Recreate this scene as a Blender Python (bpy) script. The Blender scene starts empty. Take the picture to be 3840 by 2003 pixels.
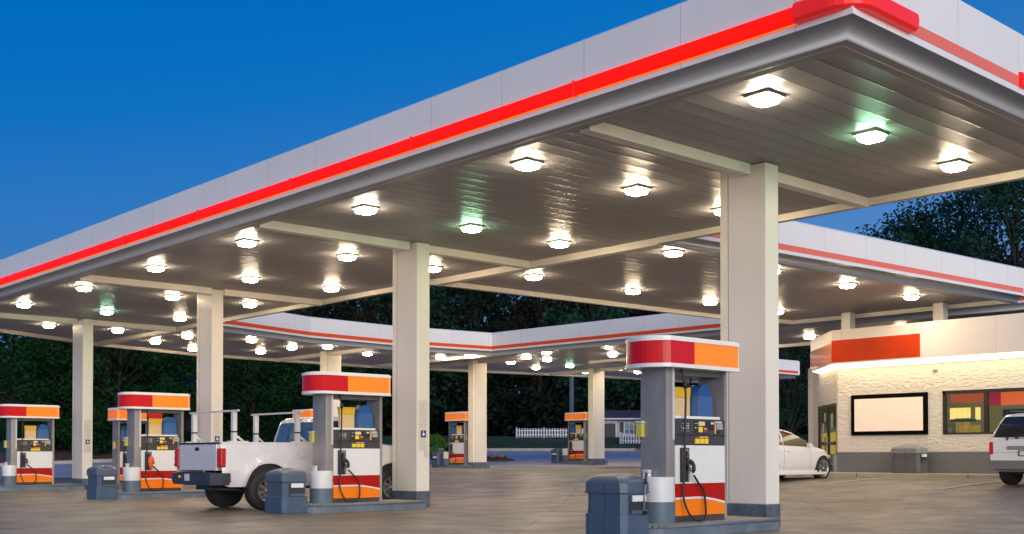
import bpy, bmesh, math, random
from mathutils import Vector, Matrix, noise
R = math.radians
random.seed(7)
sc = bpy.context.scene
COL = sc.collection

# ---------------------------------------------------------------- camera
# world x runs across the lot towards the far right, y towards the far left
cam_d = bpy.data.cameras.new('camera')
cam = bpy.data.objects.new('camera', cam_d); COL.objects.link(cam)
cam.location = (0, 0, .95)
cam.rotation_euler = (R(91.0), 0, R(-42.12))
cam_d.sensor_width = 36; cam_d.lens = 40.08; cam_d.shift_y = .1653
cam_d.clip_start = .1; cam_d.clip_end = 600
sc.camera = cam
# ---------------------------------------------------------------- view
sc.view_settings.view_transform = 'Standard'; sc.view_settings.look = 'None'
sc.view_settings.exposure = 0.2; sc.view_settings.gamma = 1.0
sc.cycles.max_bounces = 6; sc.cycles.diffuse_bounces = 4; sc.cycles.glossy_bounces = 3
sc.cycles.transparent_max_bounces = 8; sc.cycles.sample_clamp_indirect = 4
# ---------------------------------------------------------------- dusk sky
w = bpy.data.worlds.new('World'); sc.world = w; w.use_nodes = True
nt = w.node_tree; nt.nodes.clear()
def nn(t, **k):
    n = nt.nodes.new(t)
    for a, b in k.items(): setattr(n, a, b)
    return n
out = nn('ShaderNodeOutputWorld'); bg = nn('ShaderNodeBackground')
tc = nn('ShaderNodeTexCoord')
def dotn(v):
    d = nn('ShaderNodeVectorMath', operation='DOT_PRODUCT'); nt.links.new(tc.outputs['Generated'], d.inputs[0]); d.inputs[1].default_value = v; return d.outputs['Value']
def mth(op, a, b, c=None):
    m = nn('ShaderNodeMath', operation=op)
    for i, q in enumerate((a, b, c)):
        if q is None: continue
        if isinstance(q, (int, float)): m.inputs[i].default_value = q
        else: nt.links.new(q, m.inputs[i])
    return m.outputs[0]
up = dotn((0, 0, 1)); right = dotn((.7418, -.6706, 0)); back = dotn((-.48, -.88, 0))
t_ = mth('MULTIPLY_ADD', right, -.16, up)
cr = nn('ShaderNodeValToRGB'); el = cr.color_ramp.elements
stops = [(0.0, (.16, .33, .66)), (.08, (.115, .27, .60)), (.20, (.044, .200, .520)), (.33, (.004, .160, .53)), (.40, (.0, .145, .50)), (1, (.002, .08, .30))]
el[0].position, el[1].position = stops[0][0], stops[-1][0]
el[0].color = (*stops[0][1], 1); el[1].color = (*stops[-1][1], 1)
for p_, c_ in stops[1:-1]:
    e = el.new(p_); e.color = (*c_, 1)
nt.links.new(t_, cr.inputs[0])
# after-sunset glow low in the west, behind the camera
g1 = nn('ShaderNodeMapRange', interpolation_type='SMOOTHSTEP'); nt.links.new(back, g1.inputs[0]); g1.inputs[1].default_value = -.15; g1.inputs[2].default_value = .8
g2 = nn('ShaderNodeMapRange', interpolation_type='SMOOTHSTEP'); nt.links.new(up, g2.inputs[0]); g2.inputs[1].default_value = .75; g2.inputs[2].default_value = 0.0
gl = mth('MULTIPLY', g1.outputs[0], g2.outputs[0])
mx = nn('ShaderNodeMix', data_type='RGBA', blend_type='MIX'); nt.links.new(gl, mx.inputs[0])
nt.links.new(cr.outputs[0], mx.inputs[6]); mx.inputs[7].default_value = (1.0, .90, .86, 1)
nt.links.new(mx.outputs[2], bg.inputs[0]); bg.inputs[1].default_value = .87
nt.links.new(bg.outputs[0], out.inputs[0])
# ---------------------------------------------------------------- the last light of the set sun, very soft
sd = bpy.data.lights.new('dusk_glow', 'SUN'); sd.energy = 2.5; sd.angle = R(50); sd.color = (1, .95, .93)
sun = bpy.data.objects.new('dusk_glow', sd); COL.objects.link(sun)
sun.rotation_euler = Vector((.42, .90, -.12)).to_track_quat('-Z', 'Y').to_euler()
LAMP = 100.0       # radiance of the canopy lamps

# ================================================================ helpers
def pr(o, label=None, cat=None, group=None, kind=None):
    if label: o['label'] = label
    if cat: o['category'] = cat
    if group: o['group'] = group
    if kind: o['kind'] = kind
    return o
def thing(name, label, cat, loc=(0, 0, 0), rz=0, group=None):
    o = bpy.data.objects.new(name, None); COL.objects.link(o); o.location = loc; o.rotation_euler = (0, 0, rz)
    o.empty_display_size = .1
    return pr(o, label, cat, group)
def kids(o): return [c for c in bpy.data.objects if c.parent == o]
def copy_tree(o, parent=None):
    c = o.copy(); COL.objects.link(c)
    if parent: c.parent = parent
    for ch in kids(o): copy_tree(ch, c)
    return c
def dup(o, loc, rz=0, label=None, group=None):
    c = copy_tree(o); c.location = loc; c.rotation_euler = (0, 0, rz)
    if label: c['label'] = label
    if group: c['group'] = group
    return c
class MB:
    def __init__(s): s.v = []; s.f = []; s.sm = []
    def add(s, vs, fs, smooth=False):
        n = len(s.v); s.v += [tuple(v) for v in vs]
        for f in fs: s.f.append([i + n for i in f]); s.sm.append(smooth)
        return s
    def box(s, x0, x1, y0, y1, z0, z1, b=0):
        if b <= 0:
            vs = [(x0, y0, z0), (x1, y0, z0), (x1, y1, z0), (x0, y1, z0), (x0, y0, z1), (x1, y0, z1), (x1, y1, z1), (x0, y1, z1)]
            return s.add(vs, [(0, 3, 2, 1), (4, 5, 6, 7), (0, 1, 5, 4), (1, 2, 6, 5), (2, 3, 7, 6), (3, 0, 4, 7)])
        bm = bmesh.new(); bmesh.ops.create_cube(bm, size=1)
        for v in bm.verts: v.co = Vector(((x0 + x1) / 2 + v.co.x * (x1 - x0), (y0 + y1) / 2 + v.co.y * (y1 - y0), (z0 + z1) / 2 + v.co.z * (z1 - z0)))
        bmesh.ops.bevel(bm, geom=bm.edges[:], offset=b, segments=2, affect='EDGES', profile=.6)
        return s.bm(bm)
    def bm(s, bm, smooth=False):
        bm.verts.index_update(); s.add([v.co[:] for v in bm.verts], [[v.index for v in f.verts] for f in bm.faces], smooth); bm.free(); return s
    def prism(s, poly, z0, z1, axis='z', cap=True):
        # poly: 2D outline; axis z -> (x,y); y -> (x,z) extruded along y ; x -> (y,z) along x
        m = {'z': lambda p, t: (p[0], p[1], t), 'y': lambda p, t: (p[0], t, p[1]), 'x': lambda p, t: (t, p[0], p[1])}[axis]
        n = len(poly); vs = [m(p, z0) for p in poly] + [m(p, z1) for p in poly]
        fs = [(i, (i + 1) % n, n + (i + 1) % n, n + i) for i in range(n)]
        if cap: fs += [list(range(n))[::-1], list(range(n, 2 * n))]
        return s.add(vs, fs)
    def cyl(s, c, r, h, n=24, r2=None, axis='z', cap=True, smooth=True):
        r2 = r if r2 is None else r2; vs = []
        for rr, t in ((r, 0), (r2, h)):
            for i in range(n):
                a = 2 * math.pi * i / n; p = (rr * math.cos(a), rr * math.sin(a), t)
                if axis == 'y': p = (p[0], p[2], p[1])
                if axis == 'x': p = (p[2], p[0], p[1])
                vs.append((c[0] + p[0], c[1] + p[1], c[2] + p[2]))
        s.add(vs, [(i, (i + 1) % n, n + (i + 1) % n, n + i) for i in range(n)], smooth)
        if cap: s.add(vs, [list(range(n))[::-1], list(range(n, 2 * n))])
        return s
    def lathe(s, prof, c=(0, 0, 0), n=28, axis='z'):
        vs = []
        for r, t in prof:
            for i in range(n):
                a = 2 * math.pi * i / n; p = (r * math.cos(a), r * math.sin(a), t)
                if axis == 'y': p = (p[0], p[2], p[1])
                vs.append((c[0] + p[0], c[1] + p[1], c[2] + p[2]))
        fs = []
        for k in range(len(prof) - 1):
            for i in range(n): fs.append((k * n + i, k * n + (i + 1) % n, (k + 1) * n + (i + 1) % n, (k + 1) * n + i))
        return s.add(vs, fs, True)
    def tube(s, pts, r, n=8, r2=None):
        pts = [Vector(p) for p in pts]; vs = []; m = len(pts)
        for k, p in enumerate(pts):
            d = (pts[min(k + 1, m - 1)] - pts[max(k - 1, 0)]).normalized()
            a = d.orthogonal().normalized() if k == 0 else (a - d * a.dot(d)).normalized()
            b = d.cross(a); rr = r if r2 is None else r + (r2 - r) * k / max(1, m - 1)
            for i in range(n):
                t = 2 * math.pi * i / n; vs.append(p + a * rr * math.cos(t) + b * rr * math.sin(t))
        fs = [(k * n + i, k * n + (i + 1) % n, (k + 1) * n + (i + 1) % n, (k + 1) * n + i) for k in range(m - 1) for i in range(n)]
        s.add(vs, fs, True); return s.add(vs, [list(range(n))[::-1], list(range((m - 1) * n, m * n))])
    def build(s, name, mat, parent=None, loc=None):
        me = bpy.data.meshes.new(name); me.from_pydata(s.v, [], s.f)
        me.polygons.foreach_set('use_smooth', s.sm)
        me.materials.append(mat)
        bm = bmesh.new(); bm.from_mesh(me); bmesh.ops.remove_doubles(bm, verts=bm.verts[:], dist=1e-5)
        bmesh.ops.recalc_face_normals(bm, faces=bm.faces[:]); bm.to_mesh(me); bm.free()
        o = bpy.data.objects.new(name, me); COL.objects.link(o)
        if parent is not None: o.parent = parent
        if loc: o.location = loc
        return o
def spline(pts, n=8):
    P = [Vector(p) for p in pts]; P = [P[0] * 2 - P[1]] + P + [P[-1] * 2 - P[-2]]; o = []
    for i in range(1, len(P) - 2):
        for k in range(n):
            t = k / n; a, b, c, d = P[i - 1:i + 3]
            o.append(.5 * ((2 * b) + (c - a) * t + (2 * a - 5 * b + 4 * c - d) * t * t + (3 * b - a - 3 * c + d) * t ** 3))
    return o + [P[-2]]
def lerp_tab(tab, x):
    if x <= tab[0][0]: return tab[0][1]
    for (a, p), (b, q) in zip(tab, tab[1:]):
        if x <= b: return p + (q - p) * (x - a) / (b - a)
    return tab[-1][1]
def text_mesh(txt, size, name, mat, parent, loc, rot, depth=.001):
    cu = bpy.data.curves.new(name, 'FONT'); cu.body = txt; cu.size = size; cu.extrude = depth; cu.align_x = 'CENTER'; cu.align_y = 'CENTER'
    t = bpy.data.objects.new(name, cu); COL.objects.link(t)
    dg = bpy.context.evaluated_depsgraph_get(); me = bpy.data.meshes.new_from_object(t.evaluated_get(dg))
    bpy.data.objects.remove(t); o = bpy.data.objects.new(name, me); COL.objects.link(o); me.materials.clear(); me.materials.append(mat)
    o.parent = parent; o.location = loc; o.rotation_euler = rot; return o

# ---------------------------------------------------------------- materials
def mat(name, col, rough=.5, metal=0, spec=.5, var=0, vscale=3, bump=0, bscale=40, emit=None, estr=0, coat=0, stretch=None, trans=0):
    m = bpy.data.materials.new(name); m.use_nodes = True; n = m.node_tree; b = n.nodes['Principled BSDF']
    b.inputs['Base Color'].default_value = (*col, 1); b.inputs['Roughness'].default_value = rough; b.inputs['Metallic'].default_value = metal
    b.inputs['Specular IOR Level'].default_value = spec
    if coat: b.inputs['Coat Weight'].default_value = coat; b.inputs['Coat Roughness'].default_value = .06
    if emit: b.inputs['Emission Color'].default_value = (*emit, 1); b.inputs['Emission Strength'].default_value = estr
    if trans: b.inputs['Transmission Weight'].default_value = trans
    if var or bump:
        tcn = n.nodes.new('ShaderNodeTexCoord'); src = tcn.outputs['Object']
        if stretch:
            mp = n.nodes.new('ShaderNodeMapping'); mp.inputs['Scale'].default_value = stretch; n.links.new(src, mp.inputs[0]); src = mp.outputs[0]
    if var:
        no = n.nodes.new('ShaderNodeTexNoise'); no.inputs['Scale'].default_value = vscale; no.inputs['Detail'].default_value = 6; n.links.new(src, no.inputs['Vector'])
        rp = n.nodes.new('ShaderNodeMapRange'); n.links.new(no.outputs['Fac'], rp.inputs[0]); rp.inputs[1].default_value = .3; rp.inputs[2].default_value = .7
        rp.inputs[3].default_value = 1 - var; rp.inputs[4].default_value = 1 + var
        mu = n.nodes.new('ShaderNodeMix'); mu.data_type = 'RGBA'; mu.blend_type = 'MULTIPLY'; mu.inputs[0].default_value = 1
        mu.inputs[6].default_value = (*col, 1); n.links.new(rp.outputs[0], mu.inputs[7]); n.links.new(mu.outputs[2], b.inputs['Base Color'])
        r2 = n.nodes.new('ShaderNodeMapRange'); n.links.new(no.outputs['Fac'], r2.inputs[0]); r2.inputs[3].default_value = max(0, rough - .08); r2.inputs[4].default_value = min(1, rough + .08); n.links.new(r2.outputs[0], b.inputs['Roughness'])
    if bump:
        no = n.nodes.new('ShaderNodeTexNoise'); no.inputs['Scale'].default_value = bscale; no.inputs['Detail'].default_value = 5; n.links.new(src, no.inputs['Vector'])
        bp = n.nodes.new('ShaderNodeBump'); bp.inputs['Strength'].default_value = bump; bp.inputs['Distance'].default_value = .02; n.links.new(no.outputs['Fac'], bp.inputs['Height']); n.links.new(bp.outputs[0], b.inputs['Normal'])
    return m
def G(n, t, **k):
    x = n.nodes.new(t)
    for a, b in k.items(): setattr(x, a, b)
    return x
def M(n, op, a, b=None, c=None):
    x = n.nodes.new('ShaderNodeMath'); x.operation = op
    for i, q in enumerate((a, b, c)):
        if q is None: continue
        if isinstance(q, (int, float)): x.inputs[i].default_value = q
        else: n.links.new(q, x.inputs[i])
    return x.outputs[0]

def soffit_mat():
    m = mat('soffit_panels', (.325, .315, .315), .30, spec=.32); n = m.node_tree; b = n.nodes['Principled BSDF']
    g = G(n, 'ShaderNodeNewGeometry'); s = G(n, 'ShaderNodeSeparateXYZ'); n.links.new(g.outputs['Position'], s.inputs[0])
    fr = M(n, 'FRACT', M(n, 'DIVIDE', s.outputs['Y'], .29))
    d = M(n, 'ABSOLUTE', M(n, 'SUBTRACT', fr, .5))            # .5 at the joint
    crown = M(n, 'MULTIPLY', M(n, 'MULTIPLY', d, d), -.35)
    gr = G(n, 'ShaderNodeMapRange'); n.links.new(d, gr.inputs[0]); gr.inputs[1].default_value = .465; gr.inputs[2].default_value = .5
    pan = M(n, 'FLOOR', M(n, 'DIVIDE', s.outputs['Y'], .29))
    wn = G(n, 'ShaderNodeTexWhiteNoise', noise_dimensions='1D'); n.links.new(pan, wn.inputs['W'])
    tilt = M(n, 'MULTIPLY', M(n, 'SUBTRACT', wn.outputs['Value'], .5), M(n, 'MULTIPLY', M(n, 'SUBTRACT', fr, .5), .16))
    no = G(n, 'ShaderNodeTexNoise'); no.inputs['Scale'].default_value = 1.0; no.inputs['Detail'].default_value = 3
    mp = G(n, 'ShaderNodeMapping'); mp.inputs['Scale'].default_value = (.35, 1.5, 1); n.links.new(g.outputs['Position'], mp.inputs[0]); n.links.new(mp.outputs[0], no.inputs['Vector'])
    h = M(n, 'ADD', M(n, 'ADD', M(n, 'SUBTRACT', crown, M(n, 'MULTIPLY', gr.outputs[0], .12)), tilt), M(n, 'MULTIPLY', no.outputs['Fac'], .05))
    bp = G(n, 'ShaderNodeBump'); bp.inputs['Strength'].default_value = 1; bp.inputs['Distance'].default_value = .045; bp.invert = True
    n.links.new(h, bp.inputs['Height']); n.links.new(bp.outputs[0], b.inputs['Normal'])
    mx = G(n, 'ShaderNodeMix', data_type='RGBA'); n.links.new(M(n, 'MULTIPLY', gr.outputs[0], .9), mx.inputs[0]); mx.inputs[6].default_value = (.325, .315, .315, 1); mx.inputs[7].default_value = (.10, .09, .08, 1)
    n.links.new(mx.outputs[2], b.inputs['Base Color'])
    rr = G(n, 'ShaderNodeMapRange'); n.links.new(no.outputs['Fac'], rr.inputs[0]); rr.inputs[3].default_value = .36; rr.inputs[4].default_value = .5; n.links.new(rr.outputs[0], b.inputs['Roughness'])
    return m
def fascia_mat(name, col, spacing=1.4, off=0.0):
    m = mat(name, col, .32); n = m.node_tree; b = n.nodes['Principled BSDF']
    g = G(n, 'ShaderNodeNewGeometry'); s = G(n, 'ShaderNodeSeparateXYZ'); n.links.new(g.outputs['Position'], s.inputs[0])
    t = M(n, 'ADD', s.outputs['X'], s.outputs['Y'])
    fr = M(n, 'FRACT', M(n, 'DIVIDE', M(n, 'ADD', t, off), spacing)); d = M(n, 'ABSOLUTE', M(n, 'SUBTRACT', fr, .5))
    ln = M(n, 'GREATER_THAN', d, .5 - .006 / spacing)
    no = G(n, 'ShaderNodeTexNoise'); no.inputs['Scale'].default_value = .7; no.inputs['Detail'].default_value = 5; n.links.new(g.outputs['Position'], no.inputs['Vector'])
    v = G(n, 'ShaderNodeMapRange'); n.links.new(no.outputs['Fac'], v.inputs[0]); v.inputs[3].default_value = .90; v.inputs[4].default_value = 1.06
    mu = G(n, 'ShaderNodeMix', data_type='RGBA', blend_type='MULTIPLY'); mu.inputs[0].default_value = 1; mu.inputs[6].default_value = (*col, 1); n.links.new(v.outputs[0], mu.inputs[7])
    mx = G(n, 'ShaderNodeMix', data_type='RGBA'); n.links.new(M(n, 'MULTIPLY', ln, .38), mx.inputs[0]); n.links.new(mu.outputs[2], mx.inputs[6]); mx.inputs[7].default_value = (.15, .15, .15, 1)
    n.links.new(mx.outputs[2], b.inputs['Base Color'])
    wn = G(n, 'ShaderNodeTexNoise'); wn.inputs['Scale'].default_value = .9; n.links.new(g.outputs['Position'], wn.inputs['Vector'])
    bp = G(n, 'ShaderNodeBump'); bp.inputs['Strength'].default_value = .4; bp.inputs['Distance'].default_value = .02; n.links.new(wn.outputs['Fac'], bp.inputs['Height']); n.links.new(bp.outputs[0], b.inputs['Normal'])
    return m
def concrete_mat():
    m = mat('lot_concrete', (.245, .198, .147), .62); n = m.node_tree; b = n.nodes['Principled BSDF']
    g = G(n, 'ShaderNodeNewGeometry'); P = g.outputs['Position']
    def nz(scale, det, sc3=(1, 1, 1), rough=.6):
        mp = G(n, 'ShaderNodeMapping'); mp.inputs['Scale'].default_value = sc3; n.links.new(P, mp.inputs[0])
        x = G(n, 'ShaderNodeTexNoise'); x.inputs['Scale'].default_value = scale; x.inputs['Detail'].default_value = det; x.inputs['Roughness'].default_value = rough; n.links.new(mp.outputs[0], x.inputs['Vector']); return x.outputs['Fac']
    def rng(v, a, b_, c, d):
        x = G(n, 'ShaderNodeMapRange'); n.links.new(v, x.inputs[0])
        for i, q in enumerate((a, b_, c, d)): x.inputs[i + 1].default_value = q
        return x.outputs[0]
    big = rng(nz(.22, 4), .3, .7, .72, 1.22); mid = rng(nz(1.3, 8, (1, 1.6, 1), .7), .3, .7, .84, 1.14); fine = rng(nz(30, 8), .3, .7, .86, 1.14)
    streak = rng(nz(.5, 5, (.35, 2.2, 1)), .35, .65, .88, 1.1)
    spots = M(n, 'MULTIPLY', rng(nz(2.6, 4), .60, .70, 1.0, .50), M(n, 'MULTIPLY', rng(nz(9, 2), .70, .76, 1.0, .45), rng(nz(.9, 3, (.12, 3.2, 1)), .56, .72, 1.0, .72)))
    # joints on a grid turned to the pavement's own direction
    s = G(n, 'ShaderNodeSeparateXYZ'); n.links.new(P, s.inputs[0])
    def line(a, off, sp, wd):
        t = M(n, 'ADD', M(n, 'MULTIPLY', s.outputs['X'], math.cos(a)), M(n, 'MULTIPLY', s.outputs['Y'], math.sin(a)))
        wob = M(n, 'MULTIPLY', nz(3, 3), .015)
        fr = M(n, 'FRACT', M(n, 'DIVIDE', M(n, 'ADD', M(n, 'ADD', t, wob), off), sp))
        return M(n, 'GREATER_THAN', M(n, 'ABSOLUTE', M(n, 'SUBTRACT', fr, .5)), .5 - wd / sp)
    a0 = R(41.6 - 90)
    t0 = 14.66 * math.cos(a0) + 14.99 * math.sin(a0)
    l1 = line(a0, -t0, 4.6, .012)
    l2 = line(a0 + R(90), -1.2, 4.6, .012)
    ln = M(n, 'MAXIMUM', l1, l2)
    v = M(n, 'MULTIPLY', M(n, 'MULTIPLY', M(n, 'MULTIPLY', big, mid), M(n, 'MULTIPLY', fine, streak)), spots)
    mu = G(n, 'ShaderNodeMix', data_type='RGBA', blend_type='MULTIPLY'); mu.inputs[0].default_value = 1; mu.inputs[6].default_value = (.245, .198, .147, 1); n.links.new(v, mu.inputs[7])
    mx = G(n, 'ShaderNodeMix', data_type='RGBA'); n.links.new(M(n, 'MULTIPLY', ln, .7), mx.inputs[0]); n.links.new(mu.outputs[2], mx.inputs[6]); mx.inputs[7].default_value = (.05, .04, .035, 1)
    n.links.new(mx.outputs[2], b.inputs['Base Color'])
    n.links.new(rng(nz(1.1, 6), .3, .7, .33, .62), b.inputs['Roughness'])
    bp = G(n, 'ShaderNodeBump'); bp.inputs['Strength'].default_value = .35; bp.inputs['Distance'].default_value = .01; n.links.new(fine, bp.inputs['Height']); n.links.new(bp.outputs[0], b.inputs['Normal'])
    return m
def block_mat():
    m = mat('painted_split_block', (.72, .64, .55), .7); n = m.node_tree; b = n.nodes['Principled BSDF']
    tcn = G(n, 'ShaderNodeTexCoord'); mp = G(n, 'ShaderNodeMapping'); mp.inputs['Scale'].default_value = (6.5, 6.5, 13); n.links.new(tcn.outputs['Object'], mp.inputs[0])
    vo = G(n, 'ShaderNodeTexVoronoi'); vo.inputs['Scale'].default_value = 1.0; n.links.new(mp.outputs[0], vo.inputs['Vector'])
    no = G(n, 'ShaderNodeTexNoise'); no.inputs['Scale'].default_value = 1.6; no.inputs['Detail'].default_value = 6; n.links.new(mp.outputs[0], no.inputs['Vector'])
    s = G(n, 'ShaderNodeSeparateXYZ'); n.links.new(tcn.outputs['Object'], s.inputs[0])
    fr = M(n, 'FRACT', M(n, 'DIVIDE', s.outputs['Z'], .18)); c = M(n, 'GREATER_THAN', M(n, 'ABSOLUTE', M(n, 'SUBTRACT', fr, .5)), .455)
    h = M(n, 'SUBTRACT', M(n, 'ADD', M(n, 'MULTIPLY', vo.outputs['Distance'], .7), no.outputs['Fac']), M(n, 'MULTIPLY', c, .25))
    bp = G(n, 'ShaderNodeBump'); bp.inputs['Strength'].default_value = .9; bp.inputs['Distance'].default_value = .019; n.links.new(h, bp.inputs['Height']); n.links.new(bp.outputs[0], b.inputs['Normal'])
    v = G(n, 'ShaderNodeMapRange'); n.links.new(no.outputs['Fac'], v.inputs[0]); v.inputs[3].default_value = .8; v.inputs[4].default_value = 1.15
    mu = G(n, 'ShaderNodeMix', data_type='RGBA', blend_type='MULTIPLY'); mu.inputs[0].default_value = 1; mu.inputs[6].default_value = (.72, .64, .55, 1); n.links.new(v.outputs[0], mu.inputs[7]); n.links.new(mu.outputs[2], b.inputs['Base Color'])
    return m
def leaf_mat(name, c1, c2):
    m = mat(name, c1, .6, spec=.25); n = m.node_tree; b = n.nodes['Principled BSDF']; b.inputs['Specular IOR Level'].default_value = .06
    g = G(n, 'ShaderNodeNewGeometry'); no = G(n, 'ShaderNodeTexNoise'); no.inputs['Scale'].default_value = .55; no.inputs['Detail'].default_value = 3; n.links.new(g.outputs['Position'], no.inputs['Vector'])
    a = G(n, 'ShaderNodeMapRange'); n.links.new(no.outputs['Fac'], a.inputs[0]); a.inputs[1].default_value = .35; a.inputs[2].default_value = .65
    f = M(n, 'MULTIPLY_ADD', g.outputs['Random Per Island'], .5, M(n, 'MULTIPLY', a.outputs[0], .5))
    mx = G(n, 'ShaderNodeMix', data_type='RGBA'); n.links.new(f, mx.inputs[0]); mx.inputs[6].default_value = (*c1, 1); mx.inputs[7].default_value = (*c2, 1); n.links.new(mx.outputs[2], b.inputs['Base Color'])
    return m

SOFFIT = soffit_mat()
FASCIA = fascia_mat('white_fascia', (.79, .77, .745))
TRIM = mat('cream_trim', (.80, .74, .63), .4, var=.06)
LIPM = mat('grey_trim', (.33, .33, .335), .36, var=.04)
DARKGAP = mat('dark_gap', (.10, .10, .105), .6)
COLM = mat('column_cream', (.74, .69, .62), .38, var=.06, vscale=1.2, stretch=(1, 1, .35))
COLEDGE = mat('column_edge_cream', (.80, .73, .60), .4, var=.05)
SLATE = mat('slate_blue_paint', (.085, .105, .135), .5, var=.3, vscale=9)
CURBM = mat('island_curb_paint', (.13, .165, .205), .5, var=.2, vscale=5, bump=.2)
CURBTOP = mat('island_concrete', (.34, .29, .23), .7, var=.15, vscale=4, bump=.2)
REDLIT = mat('lit_red_bar', (.72, .006, .003), .5, spec=.15, emit=(1, .006, .001), estr=.8, var=.02)
REDEND = mat('red_corner_bar', (.74, .02, .022), .3, spec=.3, emit=(1, .02, .02), estr=.25)
BARORANGE = mat('orange_glow_strip', (.9, .2, .03), .3, emit=(1, .14, .01), estr=.8, spec=.1)
STRIPE = mat('coral_stripe', (.80, .17, .12), .4, spec=.3)
STRIPE2 = mat('orange_red_stripe', (.80, .085, .012), .45, spec=.2)
STEEL = mat('stainless_steel', (.33, .30, .275), .36, metal=.35, var=.22, vscale=2.5, stretch=(1, 1, .3))
STEELD = mat('dull_steel', (.15, .14, .135), .45, metal=.3, var=.12)
PRED = mat('topper_red', (.50, .004, .008), .22, spec=.25, coat=.12, emit=(1, .01, .015), estr=.05)
PORANGE = mat('topper_orange', (.92, .22, .015), .22, spec=.25, coat=.15, emit=(1, .2, .01), estr=.22)
PWHITE = mat('pump_white', (.76, .75, .74), .25, coat=.3, var=.03)
BRED = mat('pump_red_band', (.42, .008, .003), .35, spec=.2)
BORANGE = mat('pump_orange_band', (.92, .21, .008), .35, spec=.2)
BLACKP = mat('black_plastic', (.022, .022, .024), .35)
RUBBER = mat('black_rubber', (.014, .014, .015), .5)
CHAR = mat('charcoal_panel', (.055, .05, .048), .35, var=.1)
YEL = mat('yellow_button', (.75, .55, .03), .35, emit=(1, .75, .05), estr=.08)
YELG = mat('yellow_green_plastic', (.55, .52, .10), .4)
CREAMS = mat('cream_label', (.72, .55, .28), .4, emit=(1, .75, .35), estr=.05)
ORSTRIP = mat('tan_strip', (.70, .36, .10), .4)
LGREY = mat('light_grey_plastic', (.55, .55, .57), .4)
MIDGREY = mat('mid_grey', (.22, .22, .23), .4)
REDS = mat('small_red', (.35, .03, .025), .4)
BLUEL = mat('light_blue_dispenser', (.04, .13, .33), .35, var=.04)
BLUED = mat('dark_blue_lid', (.01, .085, .30), .35)
SIGNY = mat('amber_sign', (.78, .46, .02), .4)
SIGNB = mat('beige_sign', (.74, .53, .25), .4)
BINM = mat('blue_grey_plastic', (.062, .100, .155), .42, var=.1, vscale=5, bump=.15, bscale=60)
BINLID = mat('blue_grey_lid', (.075, .105, .15), .36, var=.08, bump=.1)
BINDK = mat('bin_shadow_plastic', (.03, .035, .04), .5)
TOWEL = mat('paper_towel', (.72, .74, .78), .7)
BARW = mat('barrel_white', (.66, .66, .66), .42, var=.05)
BARB = mat('barrel_slate', (.10, .145, .19), .45, var=.1)
CARW = mat('white_car_paint', (.74, .72, .68), .3, coat=.6)
TRUCKW = mat('truck_white_paint', (.70, .68, .68), .28, coat=.7, var=.03, vscale=1.5)
CHROME = mat('bright_metal', (.62, .62, .62), .18, metal=1)
BUMPD = mat('dark_steel_bumper', (.035, .040, .052), .35)
BUMPG = mat('grey_bumper', (.16, .15, .155), .45)
GLASSD = mat('dark_glass', (.015, .018, .022), .06, spec=.8)
GLASSB = mat('blue_reflection_glass', (.06, .12, .19), .08, spec=.8)  # blue reflection is put into the base colour
GLASSY = mat('car_side_glass', (.030, .028, .014), .06, spec=.7)
TAIL = mat('red_tail_lamp', (.38, .004, .004), .2, spec=.3, coat=.2, emit=(1, .03, .02), estr=.12)
TAILW = mat('tail_lamp_clear', (.55, .30, .28), .2)
TYRE = mat('tyre_rubber', (.02, .02, .02), .7, bump=.3, bscale=60)
RIM = mat('alloy_rim', (.50, .50, .50), .3, metal=.8)
PLATE = mat('number_plate', (.60, .63, .68), .4)
AMBER = mat('amber_lamp', (.8, .25, .03), .3, emit=(1, .3, .04), estr=.6)
WOODD = mat('bark', (.014, .012, .011), .85, bump=.5, bscale=8)
CONC = concrete_mat()
SIDEW = mat('kerb_concrete', (.40, .36, .27), .7, var=.12, vscale=2, bump=.2)
ASPH = mat('asphalt', (.42, .40, .46), .75, var=.15, vscale=1.2, bump=.3, bscale=50)
GRASSM = mat('grass_turf', (.010, .040, .010), .9, var=.4, vscale=1.0, bump=.6, bscale=12)
MULCH = mat('mulch', (.085, .05, .035), .9, var=.35, vscale=4, bump=.7, bscale=10)
PAINTW = mat('road_paint', (.62, .60, .52), .6, var=.25, vscale=9)
BLOCK = block_mat()

STOREBASE = mat('store_base_grey', (.15, .15, .155), .55, var=.08, vscale=2)
STOREFAS = fascia_mat('store_fascia_cream', (.86, .76, .66), 2.1, .4)
STOREFASW = mat('store_fascia_gloss', (.64, .56, .47), .22, coat=.3, var=.06, vscale=1.2, stretch=(2, 2, .3))
STORERED = mat('store_orange_panel', (.66, .048, .003), .4, spec=.2, var=.22, vscale=.9)
COVE = mat('lit_cove', (.9, .85, .7), .4, emit=(1, .86, .52), estr=4.2)
BRONZE = mat('dark_bronze_frame', (.018, .015, .012), .4)
BLACKF = mat('black_frame', (.003, .003, .003), .8, spec=.05)
POSTER = mat('blank_cream_board', (.86, .69, .56), .6, spec=.1, emit=(1, .76, .60), estr=.16, var=.02)
def lens(name, col, s):
    return mat(name, (.9, .9, .88), .3, emit=col, estr=s)
LENSW = lens('warm_lamp_lens', (1, .79, .53), LAMP)
LENSC = lens('neutral_lamp_lens', (1, .83, .60), LAMP * .9)
LENSG = lens('green_tinted_lamp_lens', (.46, 1, .56), LAMP * .5)
LENSF = mat('lamp_frame', (.55, .50, .42), .45)
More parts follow.
